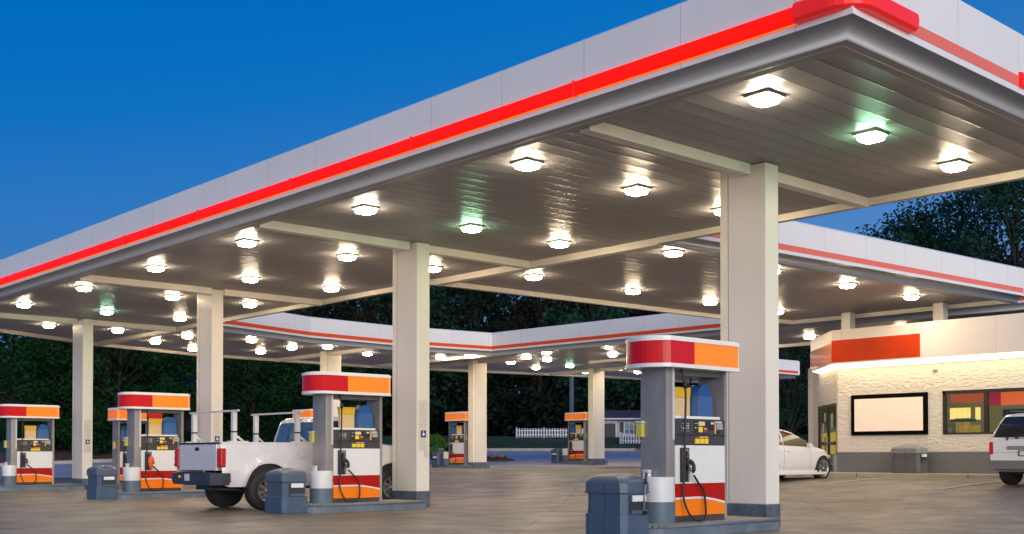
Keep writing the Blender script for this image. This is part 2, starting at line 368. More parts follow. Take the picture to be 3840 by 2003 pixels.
def clear_glass():
    m = bpy.data.materials.new('shop_glass'); m.use_nodes = True; n = m.node_tree; n.nodes.clear()
    o = G(n, 'ShaderNodeOutputMaterial'); t = G(n, 'ShaderNodeBsdfTransparent'); t.inputs[0].default_value = (.86, .88, .84, 1); gl = G(n, 'ShaderNodeBsdfGlossy'); gl.inputs['Roughness'].default_value = .03
    f = G(n, 'ShaderNodeFresnel'); f.inputs[0].default_value = 1.45; mx = G(n, 'ShaderNodeMixShader'); n.links.new(f.outputs[0], mx.inputs[0]); n.links.new(t.outputs[0], mx.inputs[1]); n.links.new(gl.outputs[0], mx.inputs[2]); n.links.new(mx.outputs[0], o.inputs[0]); return m
SHOPGLASS = clear_glass()

# ================================================================ ground
def fwd(X, Y):            # metres right of / ahead of the camera's foot -> world x, y
    return (.7418 * X + .6706 * Y, -.6706 * X + .7418 * Y)
def gz(x, y):
    Y = .6706 * x + .7418 * y
    t = min(1, max(0, (x - 16) / 9)); t = t * t * (3 - 2 * t) * .5 + t * .5
    z = .42 * t
    # the land keeps climbing beyond the station
    z += max(0, min(Y, 130) - 48) * .034 if Y > 48 else 0
    return z
def sheet(name, X0, X1, Y0, Y1, step, m, lift=0, kind='structure', cond=None, warp=None):
    mb = MB(); nx = max(1, round((X1 - X0) / step)); ny = max(1, round((Y1 - Y0) / step)); vs = []; fs = []
    for j in range(ny + 1):
        for i in range(nx + 1):
            X = X0 + (X1 - X0) * i / nx; Y = Y0 + (Y1 - Y0) * j / ny
            if warp: X, Y = warp(X, Y)
            x, y = fwd(X, Y); vs.append((x, y, gz(x, y) + lift))
    for j in range(ny):
        for i in range(nx): a = j * (nx + 1) + i; fs.append((a, a + 1, a + nx + 2, a + nx + 1))
    mb.add(vs, fs, True); o = mb.build(name, m); pr(o, kind=kind); return o
sheet('ground', -300, 300, -60, 420, 12, GRASSM, -.25)
sheet('lot_pavement', -75, 75, -25, 49.5, 1.5, CONC, 0, warp=lambda X, Y: (X, Y + (1.6 * math.sin(X * .09) if Y > 48 else 0)))
sheet('road', -120, 120, 46.5, 74, 2.2, ASPH, -.006)
def verge(Y): return .13 + min(.62, max(0, Y - 74) * .13)
_g = gz
def gzv(x, y): Y = .6706 * x + .7418 * y; return _g(x, y) + verge(Y) - .13
gz = gzv
sheet('grass_verge', -140, 140, 74, 100, 1.5, GRASSM, .13)
gz = _g
def kerb(name, pts, wdt, h, m):
    mb = MB()
    for (a, b) in zip(pts, pts[1:]):
        n_ = max(1, int((Vector(b) - Vector(a)).length / 3))
        for k in range(n_):
            p = Vector(a).lerp(Vector(b), k / n_); q = Vector(a).lerp(Vector(b), (k + .995) / n_)
            d = (q - p).normalized(); s = Vector((-d.y, d.x)) * wdt / 2
            c = [fwd(*(p + s)), fwd(*(p - s)), fwd(*(q - s)), fwd(*(q + s))]
            zs = [gz(*k_) for k_ in c]
            mb.add([(*c[i], zs[i] - .05) for i in range(4)] + [(*c[i], zs[i] + h) for i in range(4)], [(4, 5, 6, 7), (0, 1, 5, 4), (1, 2, 6, 5), (2, 3, 7, 6), (3, 0, 4, 7)])
    o = mb.build(name, m); pr(o, kind='structure'); return o
kerb('kerb', [(-140, 74), (140, 74)], .3, .16, SIDEW)
# planted bank on the left edge of the lot
def bank(name, cx, cy, rx, ry, h, m, seg=40):
    mb = MB(); vs = []; n = 12
    for k in range(n + 1):
        r = k / n
        for i in range(seg):
            a = 2 * math.pi * i / seg; X = cx + rx * r * math.cos(a); Y = cy + ry * r * math.sin(a); x, y = fwd(X, Y)
            vs.append((x, y, gz(x, y) - .03 + h * (1 - r ** 3) + (.05 * noise.noise(Vector((x * .9, y * .9, 3))) if r < 1 else 0)))
    fs = [(k * seg + i, k * seg + (i + 1) % seg, (k + 1) * seg + (i + 1) % seg, (k + 1) * seg + i) for k in range(n) for i in range(seg)]
    mb.add(vs, fs, True); o = mb.build(name, m); pr(o, kind='structure'); return o
bank('mulch_bed', -26, 62.5, 17, 5.2, .42, MULCH)
bank('lawn', -28, 68, 18, 6.5, .75, GRASSM)
bank('planter_bed', -.85, 57.2, 1.05, 1.4, .22, MULCH)
kerb('kerb', [(-45, 57.1), (-12, 57.1)], .25, .15, SIDEW)
for k in range(14):
    a = k * 2.4; X = -.85 + .8 * math.cos(a) * random.uniform(.3, 1); Y = 57 + 1.0 * math.sin(a) * random.uniform(.3, 1); x, y = fwd(X, Y)
    bm = bmesh.new(); bmesh.ops.create_icosphere(bm, subdivisions=2, radius=random.uniform(.09, .16))
    for v in bm.verts: v.co *= 1 + .3 * noise.noise(v.co * 6 + Vector((k, 0, 0))); v.co.z *= .6
    o = MB().bm(bm).build('rock', mat('field_stone', (.28, .22, .18), .9) if k == 0 else rock_m, None, (x, y, gz(x, y) + .24))
    rock_m = o.data.materials[0]
    pr(o, 'small pale rock lying on the round mulch bed beside the far road', 'rock', 'rocks on the planter bed')
# worn parking stripes in front of the shop
def stripe(a, b, wd):
    a = Vector(a); b = Vector(b); d = (b - a).normalized(); s = Vector((-d.y, d.x)) * wd / 2; mb = MB(); n_ = 12
    vs = []
    for k in range(n_ + 1):
        p = a.lerp(b, k / n_)
        for q in (p + s, p - s): vs.append((q.x, q.y, gz(q.x, q.y) + .012))
    mb.add(vs, [(2 * k, 2 * k + 1, 2 * k + 3, 2 * k + 2) for k in range(n_)]); return mb
for k, (a, b) in enumerate([((21.59, 11.2), (24.6, 11.2)), ((22.0, 14.3), (25.2, 14.3))]):
    pr(stripe(a, b, .09).build('parking_stripe', PAINTW), kind='structure')

# ================================================================ canopy
can = thing('fuel_canopy', 'white flat roofed fuel canopy ringing the forecourt with red light bar along its edge', 'canopy', (9, 9, 0))
def cpart(mb, name, m, parent=None, label=None):
    o = mb.build(name, m, parent or can, None)
    if parent is None:
        o.matrix_parent_inverse = Matrix.Translation((-9, -9, 0))
    if label: o['label'] = label
    return o
SZ = 4.93
# outlines in (x=v, y=u)
A0, A1 = 9.37, 15.95
decks = {
 'front': [(A0, 5.72), (A1, 5.72), (A1, 39.45), (A0, 35.7)],
 'store': [(A1, 13.5), (28.75, 12.75), (28.6, 19.3), (25.6, 19.95), (A1, 20.28)],
 'left': [(A1, 32.3), (17.2, 32.3), (20.85, 33.45), (24.45, 33.7), (28.9, 33.1), (28.9, 41.2), (20.4, 40.9), (A1, 39.45)],
 'leftback': [(28.9, 33.1), (48.5, 32.6), (48.5, 38.2), (41.8, 38.7), (28.9, 41.2)],
 'back': [(28.9, 33.1), (29.35, 22.9), (30.2, 12.9), (34.4, 12.7), (34.4, 33.1)],
}
mb = MB()
for P in decks.values(): mb.add([(x, y, SZ) for x, y in P], [range(len(P))])
cpart(mb, 'soffit', SOFFIT)
mb = MB()
for P in decks.values(): mb.add([(x, y, 5.5) for x, y in P], [range(len(P))])
cpart(mb, 'roof_deck', mat('roof_gravel', (.25, .25, .25), .9))
def offset_path(pts, d):
    out_ = []
    for i, p in enumerate(pts):
        p = Vector(p); a = Vector(pts[i - 1]) if i else None; b = Vector(pts[i + 1]) if i < len(pts) - 1 else None
        def nrm(q, r): t = (r - q).normalized(); return Vector((t.y, -t.x))
        if a is None: n_ = nrm(p, b); out_.append(p + n_ * d)
        elif b is None: n_ = nrm(a, p); out_.append(p + n_ * d)
        else:
            n1, n2 = nrm(a, p), nrm(p, b); m_ = (n1 + n2).normalized(); out_.append(p + m_ * (d / max(.3, m_.dot(n1))))
    return out_
def sweep(mb, pts, prof, close=False, smooth=False):
    rings = [offset_path(pts, d) for d, z in prof]; n_ = len(pts); k_ = len(prof); vs = []
    for r, (d, z) in zip(rings, prof): vs += [(p.x, p.y, z) for p in r]
    fs = []
    for k in range(k_ if close else k_ - 1):
        for i in range(n_ - 1): a, b = k * n_, ((k + 1) % k_) * n_; fs.append((a + i, a + i + 1, b + i + 1, b + i))
    mb.add(vs, fs, smooth)
    if close: mb.add([vs[k * n_] for k in range(k_)], [range(k_)]); mb.add([vs[k * n_ + n_ - 1] for k in range(k_)], [range(k_)])
# outward = right hand side of travel
outer_front = [(A0, 35.7), (A0, 5.72), (A1, 5.72)]
outer_front = outer_front[::-1]      # travel so that outward is on the right
paths = {
 'front': [(A0, 35.7), (A0, 5.72), (A1, 5.72), (A1, 13.5)],
 'store': [(A1, 13.5), (28.75, 12.75), (28.6, 19.3), (25.6, 19.95), (A1, 20.28)],
 'court': [(A1, 20.28), (A1, 32.3), (17.2, 32.3), (20.85, 33.45), (24.45, 33.7), (28.9, 33.1), (29.35, 22.9), (30.2, 12.9), (34.4, 12.7), (34.4, 33.0), (48.5, 32.6), (48.5, 38.2), (41.8, 38.7), (28.9, 41.2), (20.4, 40.9), (A1, 39.45), (A0, 35.7)],
}
def side(pts):   # make sure outward points away from the deck: our outlines run so that the deck is on the left
    return pts
full = paths['front'] + paths['store'][1:] + paths['court'][1:]
# orientation test: deck must be left of travel -> outward right.  front starts travelling towards -y with deck at +x (left)
mb = MB(); sweep(mb, full, [(.147, 4.987), (.15, 4.985), (.15, 5.66), (.10, 5.70), (.02, 5.70), (.02, 5.5)])
cpart(mb, 'fascia', FASCIA)
mb = MB(); sweep(mb, full, [(.147, 4.987), (.11, 4.980), (.07, 4.966), (.035, 4.944), (.012, 4.915), (.002, 4.885), (.0, 4.85), (.0, 4.822)], smooth=True); sweep(mb, full, [(0, 4.822), (-.004, 4.818), (-.10, 4.818)]); cpart(mb, 'gutter_cove', LIPM)
mb = MB(); sweep(mb, full, [(-.10, 4.8181), (-.12, 4.82), (-.12, 4.94)]); cpart(mb, 'edge_trim', TRIM)
mb = MB(); mb.box(A0 + .12, A0 + .27, 5.84, 35.8, 4.83, 4.94); mb.box(A0 + .27, A1, 5.84, 5.95, 4.831, 4.94); cpart(mb, 'perimeter_band', LIPM)
# stripes: unlit coral vinyl on the side faces, 3 mm proud
def band(pts, z0, z1, off, name, m, label=None):
    mb = MB(); sweep(mb, pts, [(off - .01, z0), (off, z0), (off, z1), (off - .01, z1)], close=True); return cpart(mb, name, m, None, label)
band([(A0 + .2, 5.72), (A1 - .1, 5.72)], 5.055, 5.175, .156, 'stripe', STRIPE, 'flat coral stripe on the right hand face')
band([(A1 + .4, 13.48), (28.75, 12.75)], 5.055, 5.175, .156, 'stripe', STRIPE, 'flat coral stripe on the shop side wing')
band([(A1 + .3, 32.3), (17.2, 32.3), (20.85, 33.45), (24.45, 33.7), (28.9, 33.1), (29.35, 22.9), (30.2, 12.9)], 5.055, 5.175, .157, 'stripe', STRIPE2)
band([(34.5, 33.0), (48.5, 32.6)], 5.055, 5.175, .156, 'stripe', STRIPE2)
# lit red bar in 3 m lengths along the front, seams between
ys = [6.15] + [9.1 + 3.06 * k for k in range(10)]
bar_prof = [(.15, 5.055), (.185, 5.055), (.20, 5.07), (.205, 5.13), (.20, 5.20), (.185, 5.215), (.15, 5.215)]
for a, b in zip(ys, ys[1:]):
    mb = MB(); sweep(mb, [(A0, b - .012), (A0, a + .012)], bar_prof, close=True, smooth=False); o = cpart(mb, 'light_bar', REDLIT)
    mb = MB(); mb.box(A0 - .212, A0 - .148, a - .009, a + .009, 5.048, 5.222); c = mb.build('bar_joint', REDEND, o); 
    mb = MB(); mb.box(A0 - .172, A0 - .153, a + .02, b - .02, 5.046, 5.0535); mb.build('glow_strip', BARORANGE, o)
# bigger bull-nosed corner length
c0 = []
for k in range(13):
    t = R(90 * k / 12); c0.append((A0 + .62 - .62 * math.cos(t) - .0, 5.72 + .62 - .62 * math.sin(t)))
cp = [(A0, 6.16)] + [p for p in c0 if p[1] < 6.1 ] + [(A0 + .95, 5.72)]
mb = MB()
cp = [(A0, 6.14), (A0, 6.02)] + [(A0 + .06 * (1 - math.cos(R(t))), 5.72 + .06 * (1 - math.sin(R(t)))) for t in range(0, 91, 15)] + [(A0 + .55, 5.72), (A0 + .85, 5.72)]
sweep(mb, cp, [(.10, 5.045), (.22, 5.045), (.255, 5.07), (.265, 5.135), (.255, 5.205), (.22, 5.235), (.10, 5.235)], close=True)
cpart(mb, 'corner_bar', REDEND, None, 'curved red corner length of the bar')
mb = MB(); sweep(mb, [(12.62, 5.72), (A1, 5.72)], bar_prof, close=True); cpart(mb, 'light_bar', REDEND, None, 'red bar starting again on the right hand face')
# gutter beams under the soffit at every column
for y in (9.38, 17.05, 24.8, 33.0):
    mb = MB(); mb.box(A0 + .27, 12.78, y - .085, y + .085, 4.79, 4.94); mb.box(12.55, 12.77, y - .088, y + .088, 4.787, 4.94); cpart(mb, 'gutter_beam', TRIM)
    mb = MB(); mb.box(13.12, A1 - .13, y - .085, y + .085, 4.79, 4.94); cpart(mb, 'gutter_beam', TRIM)
for q in [(24.0, 24.2, 34.0, 41.0, 4.80), (30.7, 30.9, 33.0, 40.4, 4.80), (37.65, 37.85, 33.0, 39.0, 4.80), (29.7, 34.2, 28.1, 28.3, 4.80), (A1 - .10, A1 + .10, 13.6, 20.2, 4.80), (A1 - .101, A1 + .10, 32.4, 39.3, 4.80), (28.8, 29.0, 33.2, 41.0, 4.801)]:
    mb = MB(); mb.box(*q, 4.94); cpart(mb, 'gutter_beam', TRIM)

# ---------------------------------------------------------------- columns
def make_column(name, label):
    t = thing(name, label, 'column', (0, 0, 0), 0, 'cream columns carrying the canopy')
    H = 4.92
    mb = MB(); mb.box(-.15, .15, -.375, .375, .3, H, .012); mb.build('shaft', COLM, t)
    mb = MB()
    for sx in (-1, 1):
        mb.box(sx * .152 - (.008 if sx > 0 else 0), sx * .152 + (0 if sx > 0 else .008), .25, .378, .3, H)
    mb.box(-.1525, .1525, .3755, .3785, .3, H); mb.build('corner_trim', COLEDGE, t)
    mb = MB(); mb.box(-.1512, -.1498, .238, .2495, .3, H - .01); mb.build('joint', MIDGREY, t)
    mb = MB(); mb.box(-.160, .160, -.385, .385, -.35, .3, .012); mb.build('base_band', SLATE, t)
    return t
col0 = make_column('canopy_column', 'tall cream canopy column, nearest, beside the foremost pump')
col0.location = (12.95, 9.44, gz(12.95, 9.44))
def notices(t, sgn=1):
    s = MB(); s.box(-.11, .11, -.3815, -.3755, 1.05, 2.0); o = s.build('notice_sheet', mat('notice_paper', (.64, .59, .52), .5) if 'notice_paper' not in bpy.data.materials else bpy.data.materials['notice_paper'], t)
    l = MB()
    for k in range(22):
        z = 1.95 - k * .041
        if 11 < k < 16: continue
        l.box(-.085, .085 - (k * 37 % 5) * .012, -.3835, -.3816, z - .007, z + .004)
    l.build('print_lines', bpy.data.materials.get('notice_ink') or mat('notice_ink', (.42, .37, .33), .6), o)
    q = MB(); q.box(-.06, .06, -.3845, -.3817, 1.30, 1.43); q.build('access_sign', bpy.data.materials.get('sign_blue') or mat('sign_blue', (.02, .035, .22), .4), o)
    q = MB(); q.cyl((.005, -.3858, 1.355), .028, .0012, 14, axis='y'); q.box(-.012, .004, -.3862, -.3848, 1.36, 1.40); q.box(0, .036, -.3863, -.3849, 1.355, 1.367); q.cyl((-.004, -.3862, 1.412), .009, .0012, 10, axis='y')
    q.build('wheelchair_symbol', bpy.data.materials.get('sign_white') or mat('sign_white', (.7, .7, .75), .5), o)
cols = [(12.97, 17.18, 'tall cream canopy column beside the white pickup truck'), (12.97, 25.17, 'tall cream canopy column behind the pickup tailgate'), (13.0, 33.05, 'tall cream canopy column at far left beside the leftmost pump')]
proto_n = dup(col0, (0, 0, 0)); notices(proto_n)
# signs face the near end of each column
for i, (x, y, lb) in enumerate(cols):
    c = proto_n if i == 0 else copy_tree(proto_n)
    c.location = (x, y, gz(x, y)); c['label'] = lb
# notices were laid on the -y face; columns 2..4 show them
sw = MB(); sw.box(.02, .10, -.40, -.376, .95, 1.06, .01); sw.build('switch_box', LGREY, proto_n)
for x, y, lb in [(24.1, 37.0, 'cream canopy column rising behind the topper of the pump by the pickup'), (30.8, 36.2, 'cream far column with a pump on its left, nearer of the two by the green bush'), (37.75, 36.0, 'cream far column in front of the small house with the picket fence')]:
    c = dup(col0, (x, y, gz(x, y) - .02), R(90) * 0, lb); c.rotation_euler = (0, 0, R(90))
for x, y, lb in [(28.15, 17.2, 'short visible column top between shop roof and canopy, left one'), (28.15, 14.5, 'short visible column top between shop roof and canopy, right one')]:
    c = thing('roof_column', lb, 'column', (x, y, 4.15), 0, 'column tops over the shop roof'); m_ = MB(); m_.box(-.13, .13, -.14, .14, 0, .78, .01); m_.build('shaft', COLM, c); m_ = MB(); m_.box(-.18, .18, -.19, .19, -.02, .03); m_.build('flange', TRIM, c)

# ---------------------------------------------------------------- canopy lights
def make_light(lm, label):
    t = thing('canopy_light', label, 'canopy light', (0, 0, 0), 0, 'square lights under the canopy')
    mb = MB(); mb.box(-.165, .165, -.165, .165, -.032, .03, .010); mb.build('frame', LENSF, t)
    vs = []; rows = [(.142, -.030), (.14, -.066), (.124, -.092), (.09, -.102)]; n_ = 32; mb = MB()
    for r, z in rows:
        for i in range(n_):
            a = 2 * math.pi * i / n_; k = (abs(math.cos(a)) ** 5 + abs(math.sin(a)) ** 5) ** (-1 / 5); vs.append((r * k * math.cos(a), r * k * math.sin(a), z))
    mb.add(vs, [(k * n_ + i, k * n_ + (i + 1) % n_, (k + 1) * n_ + (i + 1) % n_, (k + 1) * n_ + i) for k in range(len(rows) - 1) for i in range(n_)], True); mb.add(vs, [range(3 * n_, 4 * n_)])
    mb.build('lens', lm, t); return t
LW = make_light(LENSW, 'x'); LC = make_light(LENSC, 'x'); LG = make_light(LENSG, 'x')
used = set()
def put_light(u, v, kind, label):
    src = {'w': LW, 'c': LC, 'g': LG}[kind]
    if kind not in used: used.add(kind); t = src
    else: t = copy_tree(src)
    t.location = (v, u, SZ - .002); t['label'] = label
ordn = ['nearest', 'second', 'third', 'fourth', 'fifth', 'sixth', 'seventh', 'eighth', 'ninth', 'tenth', 'eleventh']
rowu = [7.4, 11.24, 15.03, 18.84, 22.67, 26.5, 30.5, 34.8]
for j, (v, rn) in enumerate([(10.44, 'outer row by red bar'), (12.65, 'middle row over pumps'), (14.78, 'inner row by courtyard')]):
    for i, u in enumerate(rowu):
        if j == 0 and i == 7: continue
        g_ = (j == 1 and i in (0, 2, 6))
        k = 'g' if g_ else ('c' if j == 0 else 'w')
        put_light(u, v, k, '%s square canopy light from the near corner, %s' % (('greenish ' if g_ else 'warm ') + ordn[i], rn))
for j, (u, rn) in enumerate([(14.25, 'row nearer the outer edge'), (18.2, 'row nearer the courtyard')]):
    for i, v in enumerate([17.1, 20.35, 23.3, 26.2]):
        put_light(u, v, 'w', '%s warm light of the shop wing, %s' % (ordn[i], rn))
Cl = [(37.34, 17.2), (34.95, 17.2), (38.89, 19.35), (34.7, 19.42), (38.23, 21.78), (36.04, 21.81), (34.9, 22.6), (36.23, 25.26), (35.62, 28.35), (34.1, 28.6), (35.48, 32.01), (33.59, 32.3), (37.01, 34.9), (35.18, 35.22), (37.25, 38.29), (34.81, 38.04), (35.59, 40.13), (38.9, 25.5)]
Cl.sort(key=lambda p: p[1] + .01 * p[0])
for i, (u, v) in enumerate(Cl):
    dd = 'left side' if u > 36.6 else ('middle' if u > 35.1 else 'courtyard side')
    n_ = [q for q in Cl if ('left side' if q[0] > 36.6 else ('middle' if q[0] > 35.1 else 'courtyard side')) == dd].index((u, v))
    put_light(u, v, 'g' if (u, v) == (35.18, 35.22) else 'w', 'small bright light, far left canopy wing, %s, %s from front' % (dd, ordn[n_]))
for i, (u, v) in enumerate([(31.23, 30.0), (28.18, 30.1), (30.22, 32.6), (33.0, 30.6), (25.3, 31.4), (21.3, 32.5), (18.0, 32.4), (24.5, 33.4)]):
    put_light(u, v, 'w', 'small bright light under the back canopy wing, %s' % ['first right of the courtyard corner, front edge', 'left above the foremost pump topper', 'behind the front edge light', 'tucked at the courtyard corner', 'hidden side behind the near column', 'glaring beside the shop fascia corner', 'behind the shop fascia', 'far row right of the pump'][i])

# ================================================================ pump islands
def make_bin():
    t = thing('waste_bin', 'x', 'waste bin', (0, 0, 0), 0, 'blue grey waste bins at the pump islands')
    # local: x depth .46, y width .7
    def octo(w_, d_, c_): return [(-d_ / 2 + c_, -w_ / 2), (d_ / 2 - c_, -w_ / 2), (d_ / 2, -w_ / 2 + c_), (d_ / 2, w_ / 2 - c_), (d_ / 2 - c_, w_ / 2), (-d_ / 2 + c_, w_ / 2), (-d_ / 2, w_ / 2 - c_), (-d_ / 2, -w_ / 2 + c_)]
    def ring(mb, secs):
        n_ = 8; vs = []
        for (w_, d_, c_, z) in secs: vs += [(x, y, z) for x, y in octo(w_, d_, c_)]
        mb.add(vs, [(k * n_ + i, k * n_ + (i + 1) % n_, (k + 1) * n_ + (i + 1) % n_, (k + 1) * n_ + i) for k in range(len(secs) - 1) for i in range(n_)]); mb.add(vs, [range(n_), range((len(secs) - 1) * n_, len(secs) * n_)])
    mb = MB(); ring(mb, [(.655, .475, .06, 0), (.665, .485, .06, .02), (.665, .485, .06, .275), (.655, .475, .06, .285)]); ring(mb, [(.62, .44, .06, .28), (.625, .445, .06, .53)]); mb.build('body', BINM, t)
    mb = MB(); ring(mb, [(.65, .47, .06, .52), (.665, .485, .06, .53), (.665, .49, .065, .64), (.655, .48, .07, .655), (.63, .46, .08, .674), (.57, .41, .09, .700), (.46, .33, .09, .724), (.30, .21, .06, .742), (.06, .04, .01, .752)]); mb.build('lid', BINLID, t)
    mb = MB(); mb.box(-.2225, .2225, -.3125, .3125, .520, .529)
    for y in (-.02, .225): mb.box(-.2438, -.2425, y - .004, y + .004, .02, .27); mb.box(-.2463, -.243, y - .004, y + .004, .535, .64); mb.box(-.2238, -.220, y - .004, y + .004, .29, .52)
    mb.build('seams', BINDK, t)
    for s in (-1, 1):
        mb = MB(); y = s * .3115; mb.box(-.13, .15, min(y, y + s * .012), max(y, y + s * .012), .30, .505); o = mb.build('towel_slot', BINDK, t)
        mb = MB(); yy = s * .322; mb.box(-.10, .13, min(yy, yy + s * .02), max(yy, yy + s * .02), .43, .50); mb.build('towel', TOWEL, o)
        mb = MB(); mb.box(-.13, .15, min(yy, yy + s * .03), max(yy, yy + s * .03), .285, .33, .005); mb.build('tray', BINLID, o)
    return t
def make_barrel():
    t = thing('guard_barrel', 'x', 'guard barrel', (0, 0, 0), 0, 'white and slate guard barrels at the pump islands')
    mb = MB(); mb.lathe([(.195, .0), (.198, .02), (.198, .265)]); mb.build('lower_band', BARB, t)
    mb = MB(); mb.lathe([(.193, .262), (.193, .55), (.187, .56), (.001, .562)]); mb.build('upper_drum', BARW, t)
    return t
def make_washbox():
    t = thing('washer_tub', 'x', 'washer tub', (0, 0, 0), 0, 'white washer tubs on the guard barrels')
    mb = MB(); mb.box(-.03, .03, -.045, .045, 0, .04, .006); mb.build('tub', PWHITE, t); mb = MB(); mb.box(-.035, .035, -.05, .05, .042, .085, .012); mb.build('lid', LGREY, t); return t
def hose(mb, pts, r=.0135): mb.tube(spline(pts, 8), r, 8)
def make_pump():
    t = thing('fuel_pump', 'x', 'fuel pump', (0, 0, 0), 0, 'fuel pumps with red and orange toppers')
    X0, X1 = -.485, .485; D = .205
    mb = MB(); mb.box(X0, X1, -D + .01, D - .01, 0, 1.23); mb.build('cabinet', STEELD, t)
    # pillars
    mb = MB(); mb.box(X0 - .15, X0, -D, D, 0, 1.87, .006); mb.build('pillar', STEEL, t)
    mb = MB(); mb.box(X1, X1 + .055, -D, D, 0, 1.87, .006); mb.build('pillar', STEEL, t)
    mb = MB(); mb.box(X0 - .04, X0 - .002, -D - .004, D + .004, 1.0, 1.87); mb.build('lit_pillar_edge', LGREY, t)  # pale strip stands in for light on the pillar's front edge
    mb = MB(); mb.box(X0, X1 - .10, -D - .012, D + .012, 1.255, 1.29, .004); mb.build('shelf', PWHITE, t)
    mb = MB(); mb.box(X0 + .002, X1 - .002, -D + .05, D - .05, 1.79, 1.868); mb.build('header', STEELD, t)
    # topper: bull-nosed at the outer end
    xe = X1 + .15; xb = X0 - .24; yh = D + .145
    nose = [(xb - .16 * math.cos(R(a)) , yh * math.sin(R(a)) * 1.0) for a in range(-90, 91, 9)]
    nose = [(xb - .17 * (1 - (abs(p[1]) / yh) ** 2.2), p[1]) for p in nose]
    def outline(g):
        q = [(x - (g if x < 0 else 0), y + (g if y > 0 else -g) * (abs(y) / yh)) for x, y in nose]
        return q + [(xe - .04, yh + g), (xe + g, yh - .03), (xe + g, -yh + .03), (xe - .04, -yh - g)]
    tp = MB(); tp.prism(outline(0), 1.895, 2.195); top = tp.build('topper', PORANGE, t)
    m_ = MB(); m_.prism(outline(.012), 1.86, 1.905); m_.build('lower_rim', PWHITE, top); m_ = MB(); m_.prism(outline(.012), 2.175, 2.22); m_.prism(outline(-.03), 2.22, 2.235); m_.build('upper_rim', PWHITE, top)
    # red wrap over the outer end
    bx = X0 + .20; m_ = MB(); pts = [(bx, -yh - .004), (xb, -yh - .004)] + [(x - .004, y * 1.012) for x, y in nose] + [(bx, yh + .004)]
    vs = [(x, y, 1.906) for x, y in pts] + [(x, y, 2.174) for x, y in pts]; n_ = len(pts); m_.add(vs, [(i, i + 1, n_ + i + 1, n_ + i) for i in range(n_ - 1)], False); m_.build('red_wrap', PRED, top)
    m_ = MB()
    for y in (-yh - .006, yh + .006): m_.box(xe - .055, xe - .045, min(y, y * .99), max(y, y * .99), 1.906, 2.174)
    m_.build('edge_strip', PWHITE, top)
    for s in (-1, 1):
        yf = s * (D - .008)
        def bx_(m2, x0, x1, z0, z1, d0, d1): 
            a, b = yf + s * d0, yf + s * d1; m2.box(x0, x1, min(a, b), max(a, b), z0, z1)
        def face(name, m_, *b, parent=t):
            q = MB()
            for k in b: bx_(q, *k)
            return q.build(name, m_, parent)
        face('kick_plate', CHAR, (X0 + .004, X1 - .004, 0, .075, .0, .012))
        fp = face('lower_panel', BORANGE, (X0 + .004, X1 - .004, .078, .345, .0, .016))
        # swooping white line over orange: mirrored on the far face
        def sw(x): 
            t_ = (x - X0) / (X1 - X0); return .275 + .012 * t_ - .085 * max(0, t_ - .42) ** 1.6 * 2.2
        q = MB(); xs = [X0 + .004 + (X1 - X0 - .008) * k / 20 for k in range(21)]
        yy = yf + s * .018
        q.add([(x, yy, sw(x)) for x in xs] + [(x, yy, sw(x) + .026) for x in xs], [(i, i + 1, 22 + i, 21 + i) for i in range(20)]); q.build('white_swoosh', PWHITE, fp)
        q = MB(); q.add([(x, yy, sw(x) + .026) for x in xs] + [(x, yy, .465) for x in xs], [(i, i + 1, 22 + i, 21 + i) for i in range(20)]); q.build('red_band', BRED, fp)
        q = MB(); bx_(q, X0 + .004, X1 - .004, .345, .4655, .0, .0165); q.build('band_backing', BRED, fp)
        wp = face('white_panel', PWHITE, (X0 + .004, X1 - .004, .468, .932, .0, .018))
        face('panel_joint', LGREY, (X0 + .06, X0 + .066, .47, .93, .018, .0195), parent=wp)
        dp = face('display_panel', CHAR, (X0 + .004, X1 - .004, .936, 1.25, .0, .016))
        face('panel_ledge', BLACKP, (X0 + .004, X1 - .004, 1.055, 1.066, .016, .026), parent=dp)
        # local left as seen from this side
        L = (lambda x0, x1: (x0, x1)) if s < 0 else (lambda x0, x1: (-x1, -x0))
        def el(name, m_, x0, x1, z0, z1, d=.006): a, b = L(x0, x1); return face(name, m_, (a, b, z0, z1, .016, .016 + d), parent=dp)
        el('logo_plate', CHAR, -.40, -.20, 1.10, 1.22, .004)
        q = MB()
        for (x0, x1, z0, z1) in [(-.37, -.30, 1.195, 1.20), (-.28, -.22, 1.195, 1.20), (-.37, -.365, 1.13, 1.18), (-.35, -.325, 1.125, 1.155), (-.31, -.305, 1.13, 1.19), (-.30, -.275, 1.17, 1.175), (-.275, -.27, 1.15, 1.175), (-.30, -.25, 1.135, 1.14), (-.25, -.235, 1.13, 1.155), (-.26, -.23, 1.165, 1.18), (-.38, -.22, 1.105, 1.108)]:
            a, b = L(x0, x1); bx_(q, a, b, z0, z1, .0205, .0215)
        q.build('logo_lines', LGREY, dp)
        el('screen_housing', BLACKP, -.13, .14, 1.075, 1.235, .004)
        el('screen', CREAMS, -.045, .075, 1.175, 1.225, .010)
        el('price_key', YEL, -.045, .035, 1.095, 1.16, .010); el('stop_key', REDS, .055, .12, 1.09, 1.15, .010); el('stop_label', LGREY, .065, .105, 1.13, 1.148, .0115)
        el('label_chip', LGREY, -.115, -.06, 1.20, 1.207, .006); el('label_chip', LGREY, -.115, -.085, 1.14, 1.155, .006)
        el('card_reader', BLACKP, .17, .26, 1.13, 1.225, .014); el('reader_label', LGREY, .185, .245, 1.195, 1.222, .0155)
        el('card_strip', ORSTRIP, .27, .30, 1.08, 1.235, .008); el('keypad', MIDGREY, .31, .43, 1.13, 1.205, .010); el('receipt_label', LGREY, .31, .42, 1.21, 1.235, .006); el('receipt_slot', BLACKP, .31, .37, 1.08, 1.12, .010)
        q = MB()
